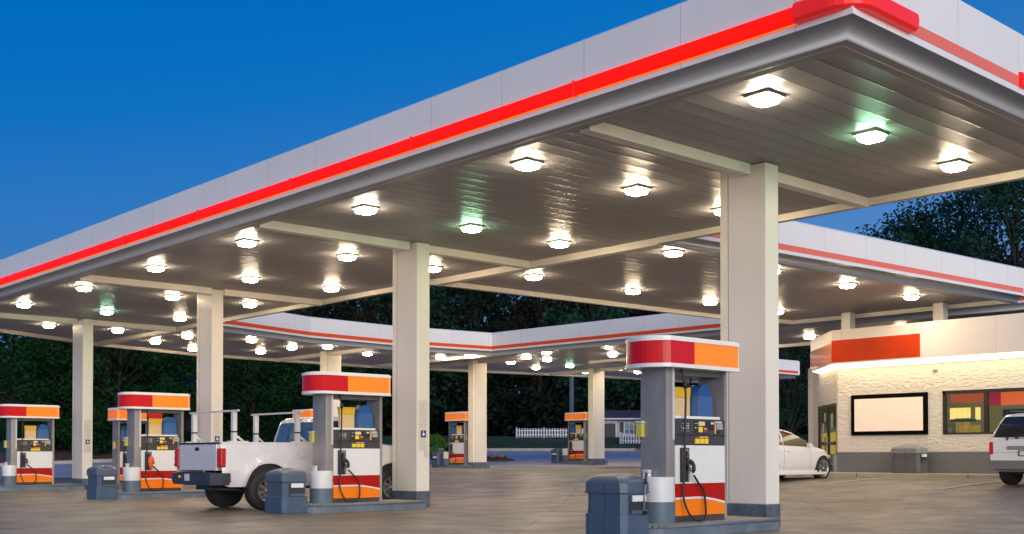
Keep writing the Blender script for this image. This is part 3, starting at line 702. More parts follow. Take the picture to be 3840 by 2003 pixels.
        for i in range(4):
            for j in range(3): a, b = L(.32 + i * .028, .338 + i * .028); bx_(q, a, b, 1.14 + j * .022, 1.154 + j * .022, .026, .029)
        q.build('keys', LGREY, dp)
        for k in range(3):
            el('grade_button', YEL, -.11 + k * .088, -.035 + k * .088, .955, 1.015, .012); el('grade_label', REDS if k == 0 else ORSTRIP, -.11 + k * .088, -.035 + k * .088, 1.022, 1.045, .009)
        # nozzle boot + nozzle
        a, b = L(-.40, -.25); nb = face('nozzle_boot', BLACKP, (a, b, .49, .90, .018, .045))
        a, b = L(-.385, -.265); face('boot_frame', MIDGREY, (a, b, .86, .885, .045, .052), (a, a + .012, .50, .88, .045, .052), (b - .012, b, .50, .88, .045, .052), parent=nb)
        sx = 1 if s < 0 else -1
        q = MB(); yo = yf + s * .07
        q.tube([(sx * -.33, yo, .83), (sx * -.325, yo, .74)], .022, 10); q.tube(spline([(sx * -.325, yo, .75), (sx * -.28, yo + s * .02, .735), (sx * -.245, yo + s * .03, .69), (sx * -.235, yo + s * .03, .62)], 4), .026, 10)
        q.tube(spline([(sx * -.31, yo, .70), (sx * -.285, yo + s * .02, .63), (sx * -.25, yo + s * .03, .60)], 4), .008, 6); q.box(sx * -.33 - .03, sx * -.33 + .03, yo - .02, yo + .02, .69, .76, .008); nz_ = q.build('nozzle', BLACKP, t)
        q = MB(); q.tube([(sx * -.236, yo + s * .03, .62), (sx * -.228, yo + s * .03, .54)], .013, 8); q.tube([(sx * -.29, yo + s * .026, .70), (sx * -.262, yo + s * .032, .63)], .008, 6); q.build('swivel', CHROME, nz_)
        q = MB(); yo2 = yf + s * .075
        hose(q, [(sx * -.36, yf + s * .0, 1.88), (sx * -.36, yo2, 1.6), (sx * -.37, yo2, 1.1), (sx * -.385, yo2, .6), (sx * -.40, yo2, .30), (sx * -.33, yo2 + s * .05, .08), (sx * -.2, yo2 + s * .08, .018), (sx * -.05, yo2 + s * .05, .06), (sx * .02, yo2, .2), (sx * -.02, yo2, .38), (sx * -.12, yo2, .48), (sx * -.228, yo + s * .03, .56)])
        q.tube([(sx * -.36, yo2 - s * .001, 1.70), (sx * -.361, yo2, 1.62)], .026, 8); q.build('hose', RUBBER, t)
    # paper towel dispenser and signs above the shelf
    mb = MB(); mb.prism([(.14, 1.30), (.44, 1.30), (.44, 1.42), (.425, 1.56), (.155, 1.56), (.14, 1.42)], -.06, .14, 'y'); ds = mb.build('towel_dispenser', BLUEL, t)
    mb = MB(); mb.prism([(.160, 1.563)] + [(.29 - .13 * math.cos(R(a)), 1.563 + .14 * math.sin(R(a))) for a in range(10, 171, 16)] + [(.420, 1.563)], -.05, .13, 'y'); mb.build('lid', BLUED, ds)
    mb = MB(); mb.box(-.18, .12, .05, .10, 1.295, 1.53); sg = mb.build('offer_sign', SIGNB, t); mb = MB()
    mb.prism([(-.20, 1.66), (.135, 1.66), (.12, 1.533), (-.18, 1.533)], .045, .105, 'y')
    mb.build('sign_header', SIGNY, sg)
    # yellow tub on the outer pillar
    for s in (1,):
        mb = MB(); mb.box(X0 - .21, X0 - .153, s * (D - .07), s * (D + .03), 1.03, 1.20, .008); o = mb.build('glove_holder', YELG, t); mb = MB(); mb.box(X0 - .216, X0 - .150, s * (D - .075), s * (D + .035), 1.202, 1.23, .004); mb.build('holder_lid', LGREY, o)
    mb = MB(); mb.box(X1 + .056, X1 + .10, -.09, .03, 1.02, 1.22, .008); mb.build('glove_holder', SIGNB, t)
    return t
def make_island(): # local: x along the island, from the barrel end; y across
    t = thing('pump_island', 'x', 'pump island', (0, 0, 0), 0, 'raised kerbed islands under the pumps')
    hw = .50; L0, L1 = -.85, 1.62; n_ = 14
    poly = [(L0 + .25 - .25 * math.sin(R(180 * k / n_)) - 0, hw * math.cos(R(180 * k / n_))) for k in range(n_ + 1)] + [(L1, -hw), (L1, hw)]
    mb = MB(); mb.prism(poly, -.12, .128); mb.build('kerb', CURBM, t)
    mb = MB(); mb.prism([(x * .995, y * .96) for x, y in poly], .1285, .15); mb.build('top_slab', CURBTOP, t)
    mb = MB()
    for k in range(len(poly)):
        a, b = Vector(poly[k]), Vector(poly[(k + 1) % len(poly)]); mb.tube([(a.x * 1.0, a.y, .128), (b.x, b.y, .128)], .022, 6)
    mb.build('rolled_edge', CURBM, t)
    return t
BIN, BARREL, PUMP, ISL, TUB = make_bin(), make_barrel(), make_pump(), make_island(), make_washbox()
firsts = {}
def place(src, loc, rz, label):
    if src not in firsts: firsts[src] = 1; o = src; o.location = loc; o.rotation_euler = (0, 0, rz); o['label'] = label
    else: o = dup(src, loc, rz, label)
    return o
place_later = []
def island(uc, v0, where, rz=0, bin_=True, pump_label=None):
    """uc: y of pump front face; v0: x of the display panel's near edge"""
    cx, cy = v0 + .485, uc + .205; z = gz(cx, cy)
    place(ISL, (cx - .3, cy + .06, z), 0, 'slate kerbed pump island %s' % where)
    place(PUMP, (cx, cy, z + .15), 0, pump_label)
    place(BARREL, (v0 - .16, cy - .09, z + .14), 0, 'white over slate guard barrel %s' % where)
    place(TUB, (v0 - .20, cy + .06, z + .703), 0, 'small white washer tub on the barrel %s' % where)
    if bin_: place(BIN, (v0 - .79, cy + .01, z), 0, 'blue grey lidded waste bin %s' % where)
island(8.87, 10.66, 'at the foremost pump on the right', pump_label='foremost fuel pump with red and orange topper in front of the nearest column')
island(16.5, 10.80, 'at the pump in front of the pickup truck', pump_label='fuel pump in front of the pickup cab with blue towel dispenser')
island(24.6, 11.0, 'at the pump left of the pickup tailgate', pump_label='fuel pump left of the pickup tailgate with an orange bag over its nozzle')
island(32.6, 11.0, 'at the leftmost pump', pump_label='leftmost fuel pump cut by the left edge of the photo')
place(PUMP, (14.5, 33.0, gz(14.5, 33.0) + .15), R(180), 'fuel pump half hidden behind the third pump, with its red end turned away')
place(ISL, (14.6, 32.98, gz(14.6, 33)), R(180), 'slate kerbed island under the half hidden pump on the left')
for (cx, cy, lb, wh) in [(30.9, 37.45, 'small far fuel pump beside the column by the green bush', 'at the far pump by the green bush'), (37.85, 37.2, 'small far fuel pump beside the column before the picket fence', 'at the far pump before the picket fence'), (24.2, 38.75, 'far fuel pump seen over the pickup roof, only its topper showing', 'at the far pump behind the pickup')]:
    z = gz(cx, cy); fp_ = place(PUMP, (cx, cy, z + .15), R(90), lb); [bpy.data.objects.remove(g_) for c_ in kids(fp_) if c_.name.startswith('topper') for g_ in kids(c_) if g_.name.startswith('red_wrap')]; place(ISL, (cx, cy + .3, z), R(-90), 'slate kerbed pump island ' + wh)
    place(BARREL, (cx - .05, cy + .80, z + .14), 0, 'white over slate guard barrel ' + wh); place(BIN, (cx, cy + 1.35, z), R(-90), 'blue grey lidded waste bin ' + wh)
# orange "out of use" bag over the third pump's nozzle
t = MB(); t.lathe([(.005, .72 + .13), (.05, .84), (.075, .78), (.07, .70), (.045, .62), (.03, .56), (.004, .53)], (11.0 + .20, 24.6 - .07, .10), 14)
o = t.build('nozzle_bag', mat('orange_bag', (.72, .09, .02), .45, var=.25, vscale=14, bump=.8, bscale=25)); pr(o, 'crumpled orange bag covering the nozzle of the third pump', 'bag')
# squeegee leaning at the foremost bin
s_ = thing('squeegee', 'black handled squeegee standing in the foremost waste bin tray', 'squeegee', (9.93, 8.725, .30))
m_ = MB(); m_.tube([(0, 0, .0), (.035, -.01, .44)], .009, 8); m_.build('handle', MIDGREY, s_); m_ = MB(); m_.tube([(.026, -.008, .33), (.037, -.011, .46)], .015, 8); m_.build('grip', BLACKP, s_); m_ = MB(); m_.box(-.012, .012, -.06, .06, -.02, .02, .004); m_.build('head', BLACKP, s_)

# ================================================================ vehicles
def side_sheet(mb, xs, zb, zt, wf, sgn, n_=8):
    vs = []
    for x in xs:
        a, b = zb(x), zt(x)
        for k in range(n_ + 1): z = a + (b - a) * k / n_; vs.append((x, sgn * wf(x, z), z))
    mb.add(vs, [(i * (n_ + 1) + k, (i + 1) * (n_ + 1) + k, (i + 1) * (n_ + 1) + k + 1, i * (n_ + 1) + k + 1) for i in range(len(xs) - 1) for k in range(n_)], True)
def arch(x, centres, rx, zc, rz_, base):
    for c in centres:
        d = abs(x - c) / rx
        if d < 1: return max(base, zc + rz_ * (1 - d ** 2.3) ** (1 / 2.3))
    return base
def xs_for(x0, x1, centres, rx, step=.06):
    s = {x0, x1}; x = x0
    while x < x1: s.add(round(x, 4)); x += step
    for c in centres:
        for k in range(-12, 13): s.add(round(c + rx * math.sin(R(k * 7.5)), 4))
    return sorted(a for a in s if x0 <= a <= x1)
def wheel(t, x, y, r, wdt, spokes=5, rr=.62, label=None, dark=False):
    s = -1 if y < 0 else 1
    e = MB(); yi = y - s * wdt
    e.lathe([(r * rr, y - s * .02), (r * .93, y), (r, y - s * .035), (r, yi + s * .03), (r * .93, yi), (r * .3, yi)], (x, 0, r), 36, 'y'); ty = e.build('wheel', TYRE, t)
    e = MB(); e.lathe([(r * rr, y - s * .02), (r * rr * .93, y - s * .03), (r * rr * .9, y - s * .07), (.001, y - s * .075)], (x, 0, r), 36, 'y'); e.build('rim_dish', MIDGREY if not dark else BLACKP, ty)
    e = MB()
    if not dark:
        for k in range(spokes):
            a = 2 * math.pi * k / spokes + .3
            for da in (-.13, .13) if spokes == 5 else (0,):
                p = []
                for (q, wd) in ((.12, .03), (rr * .95, .022)):
                    for sg in (-1, 1):
                        ca, sa = math.cos(a + da), math.sin(a + da); p.append((x + r * q * ca - sg * wd * sa, r + r * q * sa + sg * wd * ca))
                pts = [p[0], p[1], p[3], p[2]]; e.add([(a_, y - s * .012, b_) for a_, b_ in pts] + [(a_, y - s * .05, b_) for a_, b_ in pts], [(0, 1, 2, 3), (4, 7, 6, 5), (0, 4, 5, 1), (1, 5, 6, 2), (2, 6, 7, 3), (3, 7, 4, 0)])
        e.lathe([(r * rr * 1.0, y - s * .008), (r * rr * .9, y - s * .01), (r * rr * .88, y - s * .05)], (x, 0, r), 36, 'y')
        e.lathe([(.001, y - s * .004), (r * .14, y - s * .008), (r * .15, y - s * .05)], (x, 0, r), 16, 'y')
        e.build('rim', RIM, ty)
    return ty
def rect_loft(mb, secs, smooth=True):
    """secs: list of rings (lists of points), same count, closed"""
    n_ = len(secs[0]); vs = [p for s in secs for p in s]
    mb.add(vs, [(k * n_ + i, k * n_ + (i + 1) % n_, (k + 1) * n_ + (i + 1) % n_, (k + 1) * n_ + i) for k in range(len(secs) - 1) for i in range(n_)], smooth)
    mb.add(vs, [range(n_), range((len(secs) - 1) * n_, len(secs) * n_)])

# ---- pickup truck (rear bumper at x=0)
tr = thing('pickup_truck', 'white pickup truck with ladder rack and red tail lamps, parked behind the second pump', 'pickup truck', (9.30, 18.56, 0))
W = .875; RX = .43
cz = [.95, 3.62]
def t_zb(x): return arch(x, cz, RX, .36, .46, .42 if x > .2 else .42 + (.2 - x) * .4)
def t_zt(x): return 1.19 if x < 2.0 else (1.17 if x < 3.3 else 1.17 - (x - 3.3) * .09)
def t_w(x, z):
    w_ = W - .045 * ((z - .80) / .40) ** 2 - (.03 if z < .55 else 0) * (.55 - z) / .13
    if z > .76: w_ -= .018
    for c in cz:
        d = math.hypot(x - c, z - .36)
        if d < .62: w_ += .035 * (1 - abs(d - .50) / .12) if abs(d - .50) < .12 else 0
    if x > 4.1: w_ -= (x - 4.1) ** 2 * 1.2
    if x < .12: w_ -= (.12 - x) * .35
    return w_
b_ = MB(); xs = xs_for(.06, 1.98, cz, RX)
for s in (-1, 1): side_sheet(b_, xs, t_zb, t_zt, t_w, s, 12)
b_.box(.14, 1.96, -W + .06, W - .06, .70, .74)                     # floor
for s in (-1, 1): b_.box(.06, 1.97, min(s * .77, s * (W - .05)), max(s * .77, s * (W - .05)), 1.155, 1.195, .008); b_.box(.1, 1.97, min(s * .77, s * .75), max(s * .77, s * .75), .72, 1.19)
b_.box(1.90, 1.96, -W + .08, W - .08, .7, 1.19)
bed = b_.build('bed', TRUCKW, tr)
m_ = MB(); m_.prism([(1.05, .0), (1.07, .0)], 0, 0) if False else None
m_.box(.03, .09, -.69, .69, .70, 1.16, .012); tg = m_.build('tailgate', TRUCKW, tr)
m_ = MB(); m_.box(.015, .10, -.70, .70, 1.155, 1.19, .008); m_.build('top_cap', BLACKP, tg)
m_ = MB(); m_.box(.018, .033, -.07, .07, 1.045, 1.105, .006); m_.build('handle', BLACKP, tg)
m_ = MB(); m_.box(.027, .0305, -.66, .66, .82, .828); m_.box(.027, .0305, -.66, .66, .945, .951); m_.build('crease', LGREY, tg)
for s in (-1, 1):
    m_ = MB(); y0, y1 = s * .73, s * (W + .004); m_.box(.022, .12, min(y0, y1), max(y0, y1), .755, 1.085, .02); tl = m_.build('tail_lamp', TAIL, tr)
    m_ = MB(); m_.box(.017, .10, min(s * .75, s * (W + .006)), max(s * .75, s * (W + .006)), .775, .815, .004); m_.build('reverse_lens', REDS, tl)
    m_ = MB(); m_.box(.014, .12, min(s * .74, s * (W + .008)), max(s * .74, s * (W + .008)), .90, .915); m_.box(.014, .12, min(s * .74, s * (W + .008)), max(s * .74, s * (W + .008)), 1.01, 1.022); m_.build('lens_divider', REDS, tl)
m_ = MB(); poly = [(-.10, -.72), (-.13, -.62), (-.13, .62), (-.10, .72), (.06, .88), (.20, .89), (.20, -.89), (.06, -.88)]
m_.prism(poly, .50, .66); m_.prism([(x * .94 + .005, y * .97) for x, y in poly], .455, .50); bp_ = m_.build('rear_bumper', BUMPD, tr)
m_ = MB(); m_.box(-.142, -.129, -.02, .14, .52, .64); m_.build('number_plate', PLATE, bp_)
for y in (.30, .22): m_ = MB(); m_.box(-.142, -.129, y + .02, y + .07, .57, .61, .003); m_.build('plate_lamp', AMBER if y > .25 else REDS, bp_)
m_ = MB(); m_.box(-.10, .12, -.5, .5, .661, .672); m_.build('step_pad', BLACKP, bp_)
# under body
m_ = MB(); m_.box(.2, 4.3, -.35, .35, .36, .50); m_.box(.88, 1.02, -.7, .7, .30, .42); m_.tube([(.1, -.30, .38), (.7, -.42, .36), (1.8, -.4, .36)], .03, 8); m_.build('chassis', BLACKP, tr)
for c in cz: m_ = MB(); m_.prism([(c + .45 * math.cos(R(a)), .40 + .44 * math.sin(R(a))) for a in range(0, 181, 12)], -.825, .825, 'y'); m_.build('wheel_well', BLACKP, tr)
for c in cz:
    for s in (-1, 1): wheel(tr, c, s * .86, .355, .26, 8, .58)
# cab: lower side + greenhouse
m_ = MB(); xs = xs_for(2.0, 4.42, cz, RX)
for s in (-1, 1): side_sheet(m_, xs, t_zb, t_zt, t_w, s, 12)
rect_loft(m_, [[(2.0, -.83, .5), (2.0, .83, .5), (2.0, .82, 1.17), (2.0, -.82, 1.17)], [(2.02, -.83, .5), (2.02, .83, .5), (2.02, .82, 1.17), (2.02, -.82, 1.17)]], False)
hood = [[(x, -w_, z), (x, -w_ * .7, z + c_), (x, 0, z + c_ * 1.4), (x, w_ * .7, z + c_), (x, w_, z)] for x, w_, z, c_ in [(3.05, .83, 1.165, .02), (3.3, .83, 1.165, .05), (3.9, .81, 1.11, .05), (4.3, .76, 1.05, .03), (4.42, .70, .95, .01), (4.43, .72, .6, 0)]]
vs = [p for r in hood for p in r]; m_.add(vs, [(k * 5 + i, k * 5 + i + 1, k * 5 + i + 6, k * 5 + i + 5) for k in range(5) for i in range(4)], True)
m_.build('cab_body', TRUCKW, tr)
m_ = MB(); m_.prism([(4.35, -.85), (4.5, -.7), (4.54, 0), (4.5, .7), (4.35, .85)], .42, .66); m_.build('front_bumper', BUMPD, tr)
# greenhouse with rounded roof
def ring_g(x, zb_, zr, wb, wr): return [(x, -wb, zb_), (x, -(wb + wr) / 2 - .01, (zb_ + zr) / 2), (x, -wr, zr - .07), (x, -wr + .06, zr - .02), (x, -wr * .5, zr), (x, 0, zr + .006), (x, wr * .5, zr), (x, wr - .06, zr - .02), (x, wr, zr - .07), (x, (wb + wr) / 2 + .01, (zb_ + zr) / 2), (x, wb, zb_)]
gs = [ring_g(1.99, 1.16, 1.20, .80, .74), ring_g(2.02, 1.16, 1.45, .81, .71), ring_g(2.08, 1.16, 1.64, .81, .68), ring_g(2.18, 1.16, 1.685, .82, .68), ring_g(2.6, 1.16, 1.70, .82, .69), ring_g(2.85, 1.16, 1.67, .82, .68), ring_g(3.0, 1.16, 1.55, .82, .70), ring_g(3.2, 1.16, 1.34, .82, .74), ring_g(3.38, 1.15, 1.17, .80, .78)]
m_ = MB(); rect_loft(m_, gs); gh = m_.build('roof', TRUCKW, tr)
m_ = MB()    # rear window sits just proud of the sloping rear face
def rw(y, z): t_ = (z - 1.20) / .45; return (1.985 + .088 * max(0, t_) ** 1.4 - .012, y, z)
rows = 6; pts = []
for k in range(rows + 1):
    z = 1.215 + (1.575 - 1.215) * k / rows; hw = .655 - .085 * k / rows
    for i in range(7): pts.append(rw(-hw + 2 * hw * i / 6, z))
m_.add(pts, [(k * 7 + i, k * 7 + i + 1, k * 7 + i + 8, k * 7 + i + 7) for k in range(rows) for i in range(6)], True); rwn = m_.build('rear_window', GLASSB, tr)
m_ = MB()
for y in (-.22, .22): m_.tube([(rw(y, 1.22)[0] - .006, y, 1.22), (rw(y, 1.6)[0] - .006, y, 1.59)], .008, 6)
m_.build('slider_rail', BLACKP, rwn)
for s in (-1, 1):
    m_ = MB(); q = [(2.12, 1.19, .822), (3.22, 1.19, .828), (2.95, 1.50, .745), (2.80, 1.60, .722), (2.18, 1.60, .722)]
    m_.add([(x, s * (y + .012), z) for x, z, y in q], [range(5)]); m_.build('side_window', GLASSD, tr)
    m_ = MB(); m_.tube([(3.02, s * .83, 1.22), (3.05, s * .95, 1.25)], .015, 6); m_.box(3.0, 3.06, min(s * .93, s * 1.08), max(s * .93, s * 1.08), 1.2, 1.38, .02); m_.build('mirror', BLACKP, tr)
    m_ = MB(); m_.box(2.03, 2.036, min(s * .84, s * (W + .004)), max(s * .84, s * (W + .004)), .5, 1.16); m_.box(2.15, 2.30, min(s * .86, s * (W + .012)), max(s * .86, s * (W + .012)), 1.0, 1.03, .005); m_.build('door_trim', MIDGREY, tr)
m_ = MB(); m_.box(2.04, 2.10, -.10, .10, 1.615, 1.655, .008); m_.build('brake_light', TAIL, tr)
m_ = MB(); m_.cyl((1.62, -W - .004, 1.0), .085, .012, 24, axis='y'); m_.build('fuel_flap', TRUCKW, tr)
# ladder rack
rk = thing('x', 'x', 'x'); bpy.data.objects.remove(rk)
RACKM = mat('rack_white', (.66, .64, .60), .35, var=.1)
for x in (.34, 1.60):
    m_ = MB()
    for s in (-1, 1):
        m_.box(x - .04, x + .04, s * .74 - .04, s * .74 + .04, 1.19, 1.72, .006); m_.tube([(x + .02, s * .74, 1.32), (x + (.18), s * .76, 1.20)], .022, 8); m_.box(x - .14, x + .24, s * .78 - .04, s * .78 + .04, 1.192, 1.212)
    m_.box(x - .022, x + .022, -.90, .90, 1.72, 1.752, .006)
    rack = m_.build('ladder_rack', RACKM, tr)
    for s in (-1, 1): m_ = MB(); m_.box(x - .043, x + .043, s * .74 - .044, s * .74 + .044, 1.36, 1.385); m_.build('rack_clamp', BLACKP, rack)

# ---- hatchback
hb = thing('hatchback_car', 'white hatchback car parked nose to the shop beside the near column', 'car', (21.55, 16.40, gz(23.5, 16)))
hW = .72; hc = [.80, 3.0]; hr = .285
def h_zb(x): return arch(x, hc, .335, .29, .31, .20 if .4 < x < 3.1 else .24)
def h_zt(x): return lerp_tab([(0, .80), (.3, .86), (2.60, .80), (2.75, .785), (3.0, .73), (3.25, .64), (3.40, .52), (3.46, .42)], x)
def h_w(x, z):
    w_ = hW - .05 * ((z - .55) / .35) ** 2 - (.02 if z < .30 else 0)
    w_ += .012 * math.exp(-((z - .70) / .03) ** 2)
    if x > 2.9: w_ -= (x - 2.9) ** 2 * .55
    if x < .35: w_ -= (.35 - x) ** 2 * .9
    return w_
m_ = MB(); xs = xs_for(0, 3.46, hc, .335)
for s in (-1, 1): side_sheet(m_, xs, h_zb, h_zt, h_w, s, 12)
hood = []
for x in [2.55, 2.7, 2.85, 3.0, 3.15, 3.3, 3.4, 3.46]:
    z = h_zt(x); w_ = h_w(x, z); hood.append([(x, w_ * k / 4, z + .06 * (1 - (k / 4) ** 2) * (1 if x < 3.3 else .4)) for k in range(-4, 5)])
hood.append([(3.47, h_w(3.46, .4) * k / 4, .2) for k in range(-4, 5)])
vs = [p for r in hood for p in r]; m_.add(vs, [(k * 9 + i, k * 9 + i + 1, k * 9 + i + 10, k * 9 + i + 9) for k in range(len(hood) - 1) for i in range(8)], True)
m_.box(.0, .04, -.66, .66, .25, .84, .02)
m_.box(.5, 3.0, -.69, .69, .20, .24)
m_.build('body', CARW, hb)
def hz(x): return lerp_tab([(.0, .86), (.12, 1.05), (.3, 1.17), (.7, 1.235), (1.2, 1.25), (1.55, 1.235), (1.9, 1.16), (2.2, 1.035), (2.45, .905), (2.66, .79)], x)
gx = [.0, .12, .3, .5, .7, .95, 1.2, 1.4, 1.55, 1.75, 1.9, 2.05, 2.2, 2.33, 2.45, 2.56, 2.66]
def hring(x):
    zr = hz(x); zb_ = min(h_zt(x) - .005, zr - .01); wb = h_w(x, zb_) - .005; f = (zr - zb_) / .45; wr = wb - .17 * min(1, f)
    return [(x, -wb, zb_), (x, -wb + (wb - wr) * .5 - .012 * f, zb_ + (zr - zb_) * .55), (x, -wr - .01, zr - .06 * f), (x, -wr + .05, zr - .015 * f), (x, -wr * .5, zr + .006), (x, 0, zr + .01), (x, wr * .5, zr + .006), (x, wr - .05, zr - .015 * f), (x, wr + .01, zr - .06 * f), (x, wb - (wb - wr) * .5 + .012 * f, zb_ + (zr - zb_) * .55), (x, wb, zb_)]
m_ = MB(); rect_loft(m_, [hring(x) for x in gx]); m_.build('roof', CARW, hb)
for s in (-1, 1):
    for (xa, xb, nm) in [(1.36, 2.50, 'front_window'), (.36, 1.29, 'rear_window')]:
        m_ = MB(); vs = []; K = 12
        for k in range(K + 1):
            x = xa + (xb - xa) * k / K; r_ = hring(x); p0, p1, p2 = [Vector(q) for q in r_[:3]]
            top_lim = .97; a = p0.lerp(p1, .03); b = p1; c = p1.lerp(p2, top_lim)
            for q in (a, b, c): vs.append((q.x, -s * (-q.y + .008) * -1 if s > 0 else q.y - .008, q.z))
        if s > 0: vs = [(x, abs(y), z) for x, y, z in vs]
        m_.add(vs, [(k * 3 + i, k * 3 + i + 1, k * 3 + i + 4, k * 3 + i + 3) for k in range(K) for i in range(2)], True); m_.build(nm, GLASSY, hb)
    m_ = MB(); m_.box(2.26, 2.33, min(s * .69, s * .82), max(s * .69, s * .82), .80, .89, .02); m_.build('mirror', CARW, hb)
    for x in (1.42, .52): m_ = MB(); m_.box(x, x + .14, min(s * .70, s * .735), max(s * .70, s * .735), .685, .71, .006); m_.build('door_handle', LGREY, hb)
    m_ = MB()
    for x in (1.32, 2.42):
        for z0 in [.26 + .06 * k for k in range(8)]: w_ = h_w(x, z0 + .03); m_.box(x - .004, x + .004, min(s * (w_ - .01), s * (w_ + .0025)), max(s * (w_ - .01), s * (w_ + .0025)), z0, z0 + .061)
    m_.build('door_seam', MIDGREY, hb)
    m_ = MB(); m_.box(3.12, 3.40, min(s * .50, s * .645), max(s * .50, s * .645), .53, .61, .02); m_.build('headlight', mat('lamp_glass', (.5, .35, .25), .1) if s < 0 else bpy.data.materials['lamp_glass'], hb)
m_ = MB(); v1 = [hring(2.42)[2:9], hring(1.62)[2:9]]
m_.add([(x + .01, y * .93, z + .012) for x, y, z in v1[0]] + [(x + .01, y * .93, z + .012) for x, y, z in v1[1]], [(i, i + 1, i + 8, i + 7) for i in range(6)], True); m_.build('windscreen', GLASSD, hb)
for c in hc: m_ = MB(); m_.prism([(c + .36 * math.cos(R(a)), .27 + .345 * math.sin(R(a))) for a in range(0, 181, 12)], -.66, .66, 'y'); m_.build('wheel_well', BLACKP, hb)
for c in hc:
    for s in (-1, 1): wheel(hb, c, s * .715, hr, .19, 5, .74)
for y in (-.72, .69): m_ = MB(); m_.box(.35, 3.1, y, y + .03, .135, .20, .01); m_.build('side_skirt', CARW, hb)

# ---- SUV seen from behind
sv = thing('sport_utility_vehicle', 'white sport utility vehicle with dark rear glass and grey bumper at the right edge', 'car', (22.6, 9.83, gz(23.4, 9.8)))
SWd = .80; scn = [.72, 3.1]
def s_zb(x): return arch(x, scn, .40, .34, .36, .36)
def s_zt(x): return .93 if x < 2.9 else .93 - (x - 2.9) * .08
def s_w(x, z):
    w_ = SWd - .04 * ((z - .62) / .35) ** 2
    if x < .12: w_ -= (.12 - x) ** 2 * 3
    if x > 3.6: w_ -= (x - 3.6) ** 2 * .8
    return w_
m_ = MB(); xs = xs_for(0, 4.0, scn, .40)
for s in (-1, 1): side_sheet(m_, xs, s_zb, s_zt, s_w, s, 10)
rect_loft(m_, [[(x, -.76, .4), (x, .76, .4), (x, .77, .65), (x, .765, .93), (x, -.765, .93), (x, -.77, .65)] for x in (.0, .05)], False)
hd = [[(x, -.76, z), (x, -.4, z + .03), (x, .4, z + .03), (x, .76, z)] for x, z in [(2.8, .93), (3.4, .90), (3.9, .84), (4.0, .7), (4.01, .4)]]
vs = [p for r in hd for p in r]; m_.add(vs, [(k * 4 + i, k * 4 + i + 1, k * 4 + i + 5, k * 4 + i + 4) for k in range(4) for i in range(3)], True)
m_.build('body', CARW, sv)
def srg(x, zr, wr, xb=None):
    zb_ = .925; wb = .765; return [(x if xb is None else xb, -wb, zb_), (x, -(wb + wr) / 2 - .008, (zb_ + zr) / 2), (x, -wr, zr - .10), (x, -wr + .05, zr - .035), (x, -wr * .55, zr - .005), (x, 0, zr), (x, wr * .55, zr - .005), (x, wr - .05, zr - .035), (x, wr, zr - .10), (x, (wb + wr) / 2 + .008, (zb_ + zr) / 2), (x if xb is None else xb, wb, zb_)]
m_ = MB(); rect_loft(m_, [srg(.02, .96, .74), srg(.08, 1.22, .67), srg(.16, 1.40, .61), srg(.26, 1.445, .60), srg(1.0, 1.465, .61), srg(2.0, 1.455, .61), srg(2.3, 1.38, .63), srg(2.6, 1.15, .70), srg(2.85, .95, .75)]); m_.build('roof', CARW, sv)
m_ = MB(); pts = []; rows = 8
for k in range(rows + 1):
    f = k / rows; z = .965 + (1.375 - .965) * f; hw = lerp_tab([(0, .70), (.6, .60), (1, .50)], f); xx = lerp_tab([(.96, .012), (1.22, .068), (1.40, .150)], z) - .008
    for i in range(9): pts.append((xx, -hw + 2 * hw * i / 8, z))
m_.add(pts, [(k * 9 + i, k * 9 + i + 1, k * 9 + i + 10, k * 9 + i + 9) for k in range(rows) for i in range(8)], True); g_ = m_.build('rear_glass', GLASSD, sv)
m_ = MB(); m_.tube([(-.012, .22, .97), (-.02, -.05, 1.02), (0.0, -.25, 1.08)], .012, 6); m_.box(-.03, .02, .20, .25, .93, .99, .006); m_.build('wiper', BLACKP, g_)
m_ = MB(); m_.box(-.02, .01, .40, .43, .90, .97, .004); m_.build('hinge', BLACKP, sv)
for s in (-1, 1):
    m_ = MB(); m_.box(-.012, .14, min(s * .705, s * .79), max(s * .705, s * .79), .62, .875, .02); tl = m_.build('tail_lamp', TAIL, sv)
    m_ = MB()
    for z in (.70, .78): m_.box(-.014, .10, min(s * .71, s * .793), max(s * .71, s * .793), z, z + .007)
    m_.build('lens_divider', REDS, tl)
    m_ = MB(); m_.tube([(.35, s * .52, 1.47), (.4, s * .52, 1.50), (1.7, s * .53, 1.505), (1.8, s * .53, 1.47)], .014, 6); m_.build('roof_rail', BLACKP, sv)
    m_ = MB(); q = [(.22, .97, .755), (2.55, .97, .765), (2.3, 1.28, .66), (.30, 1.30, .655)]; m_.add([(x, s * (y + .006), z) for x, z, y in q], [range(4)]); m_.build('side_window', GLASSD, sv)
m_ = MB(); m_.box(-.018, .01, -.42, .42, .715, .79, .01); m_.build('trim_bar', MIDGREY, sv)
m_ = MB(); m_.box(-.012, .01, -.20, .20, .585, .70, .004); pl = m_.build('plate_recess', BLACKP, sv); m_ = MB(); m_.box(-.018, -.011, -.17, .17, .60, .685); m_.build('number_plate', PLATE, pl)
m_ = MB(); m_.box(-.004, .002, -.74, .74, .655, .66); m_.build('tailgate_seam', MIDGREY, sv)
m_ = MB(); m_.prism([(-.14, -.70), (-.16, -.5), (-.16, .5), (-.14, .70), (-.02, .80), (.12, .82), (.12, -.82), (-.02, -.80)], .33, .50); m_.prism([(-.10, -.64), (-.10, .64), (.12, .72), (.12, -.72)], .28, .33); m_.build('rear_bumper', BUMPG, sv)
m_ = MB(); m_.box(.1, 3.6, -.5, .5, .24, .40); m_.cyl((.05, .50, .27), .035, .2, 10, axis='x'); m_.build('underbody', BLACKP, sv)
for c in scn:
    for s in (-1, 1): wheel(sv, c, s * .79, .345, .24, 5, .6, dark=(s > 0))

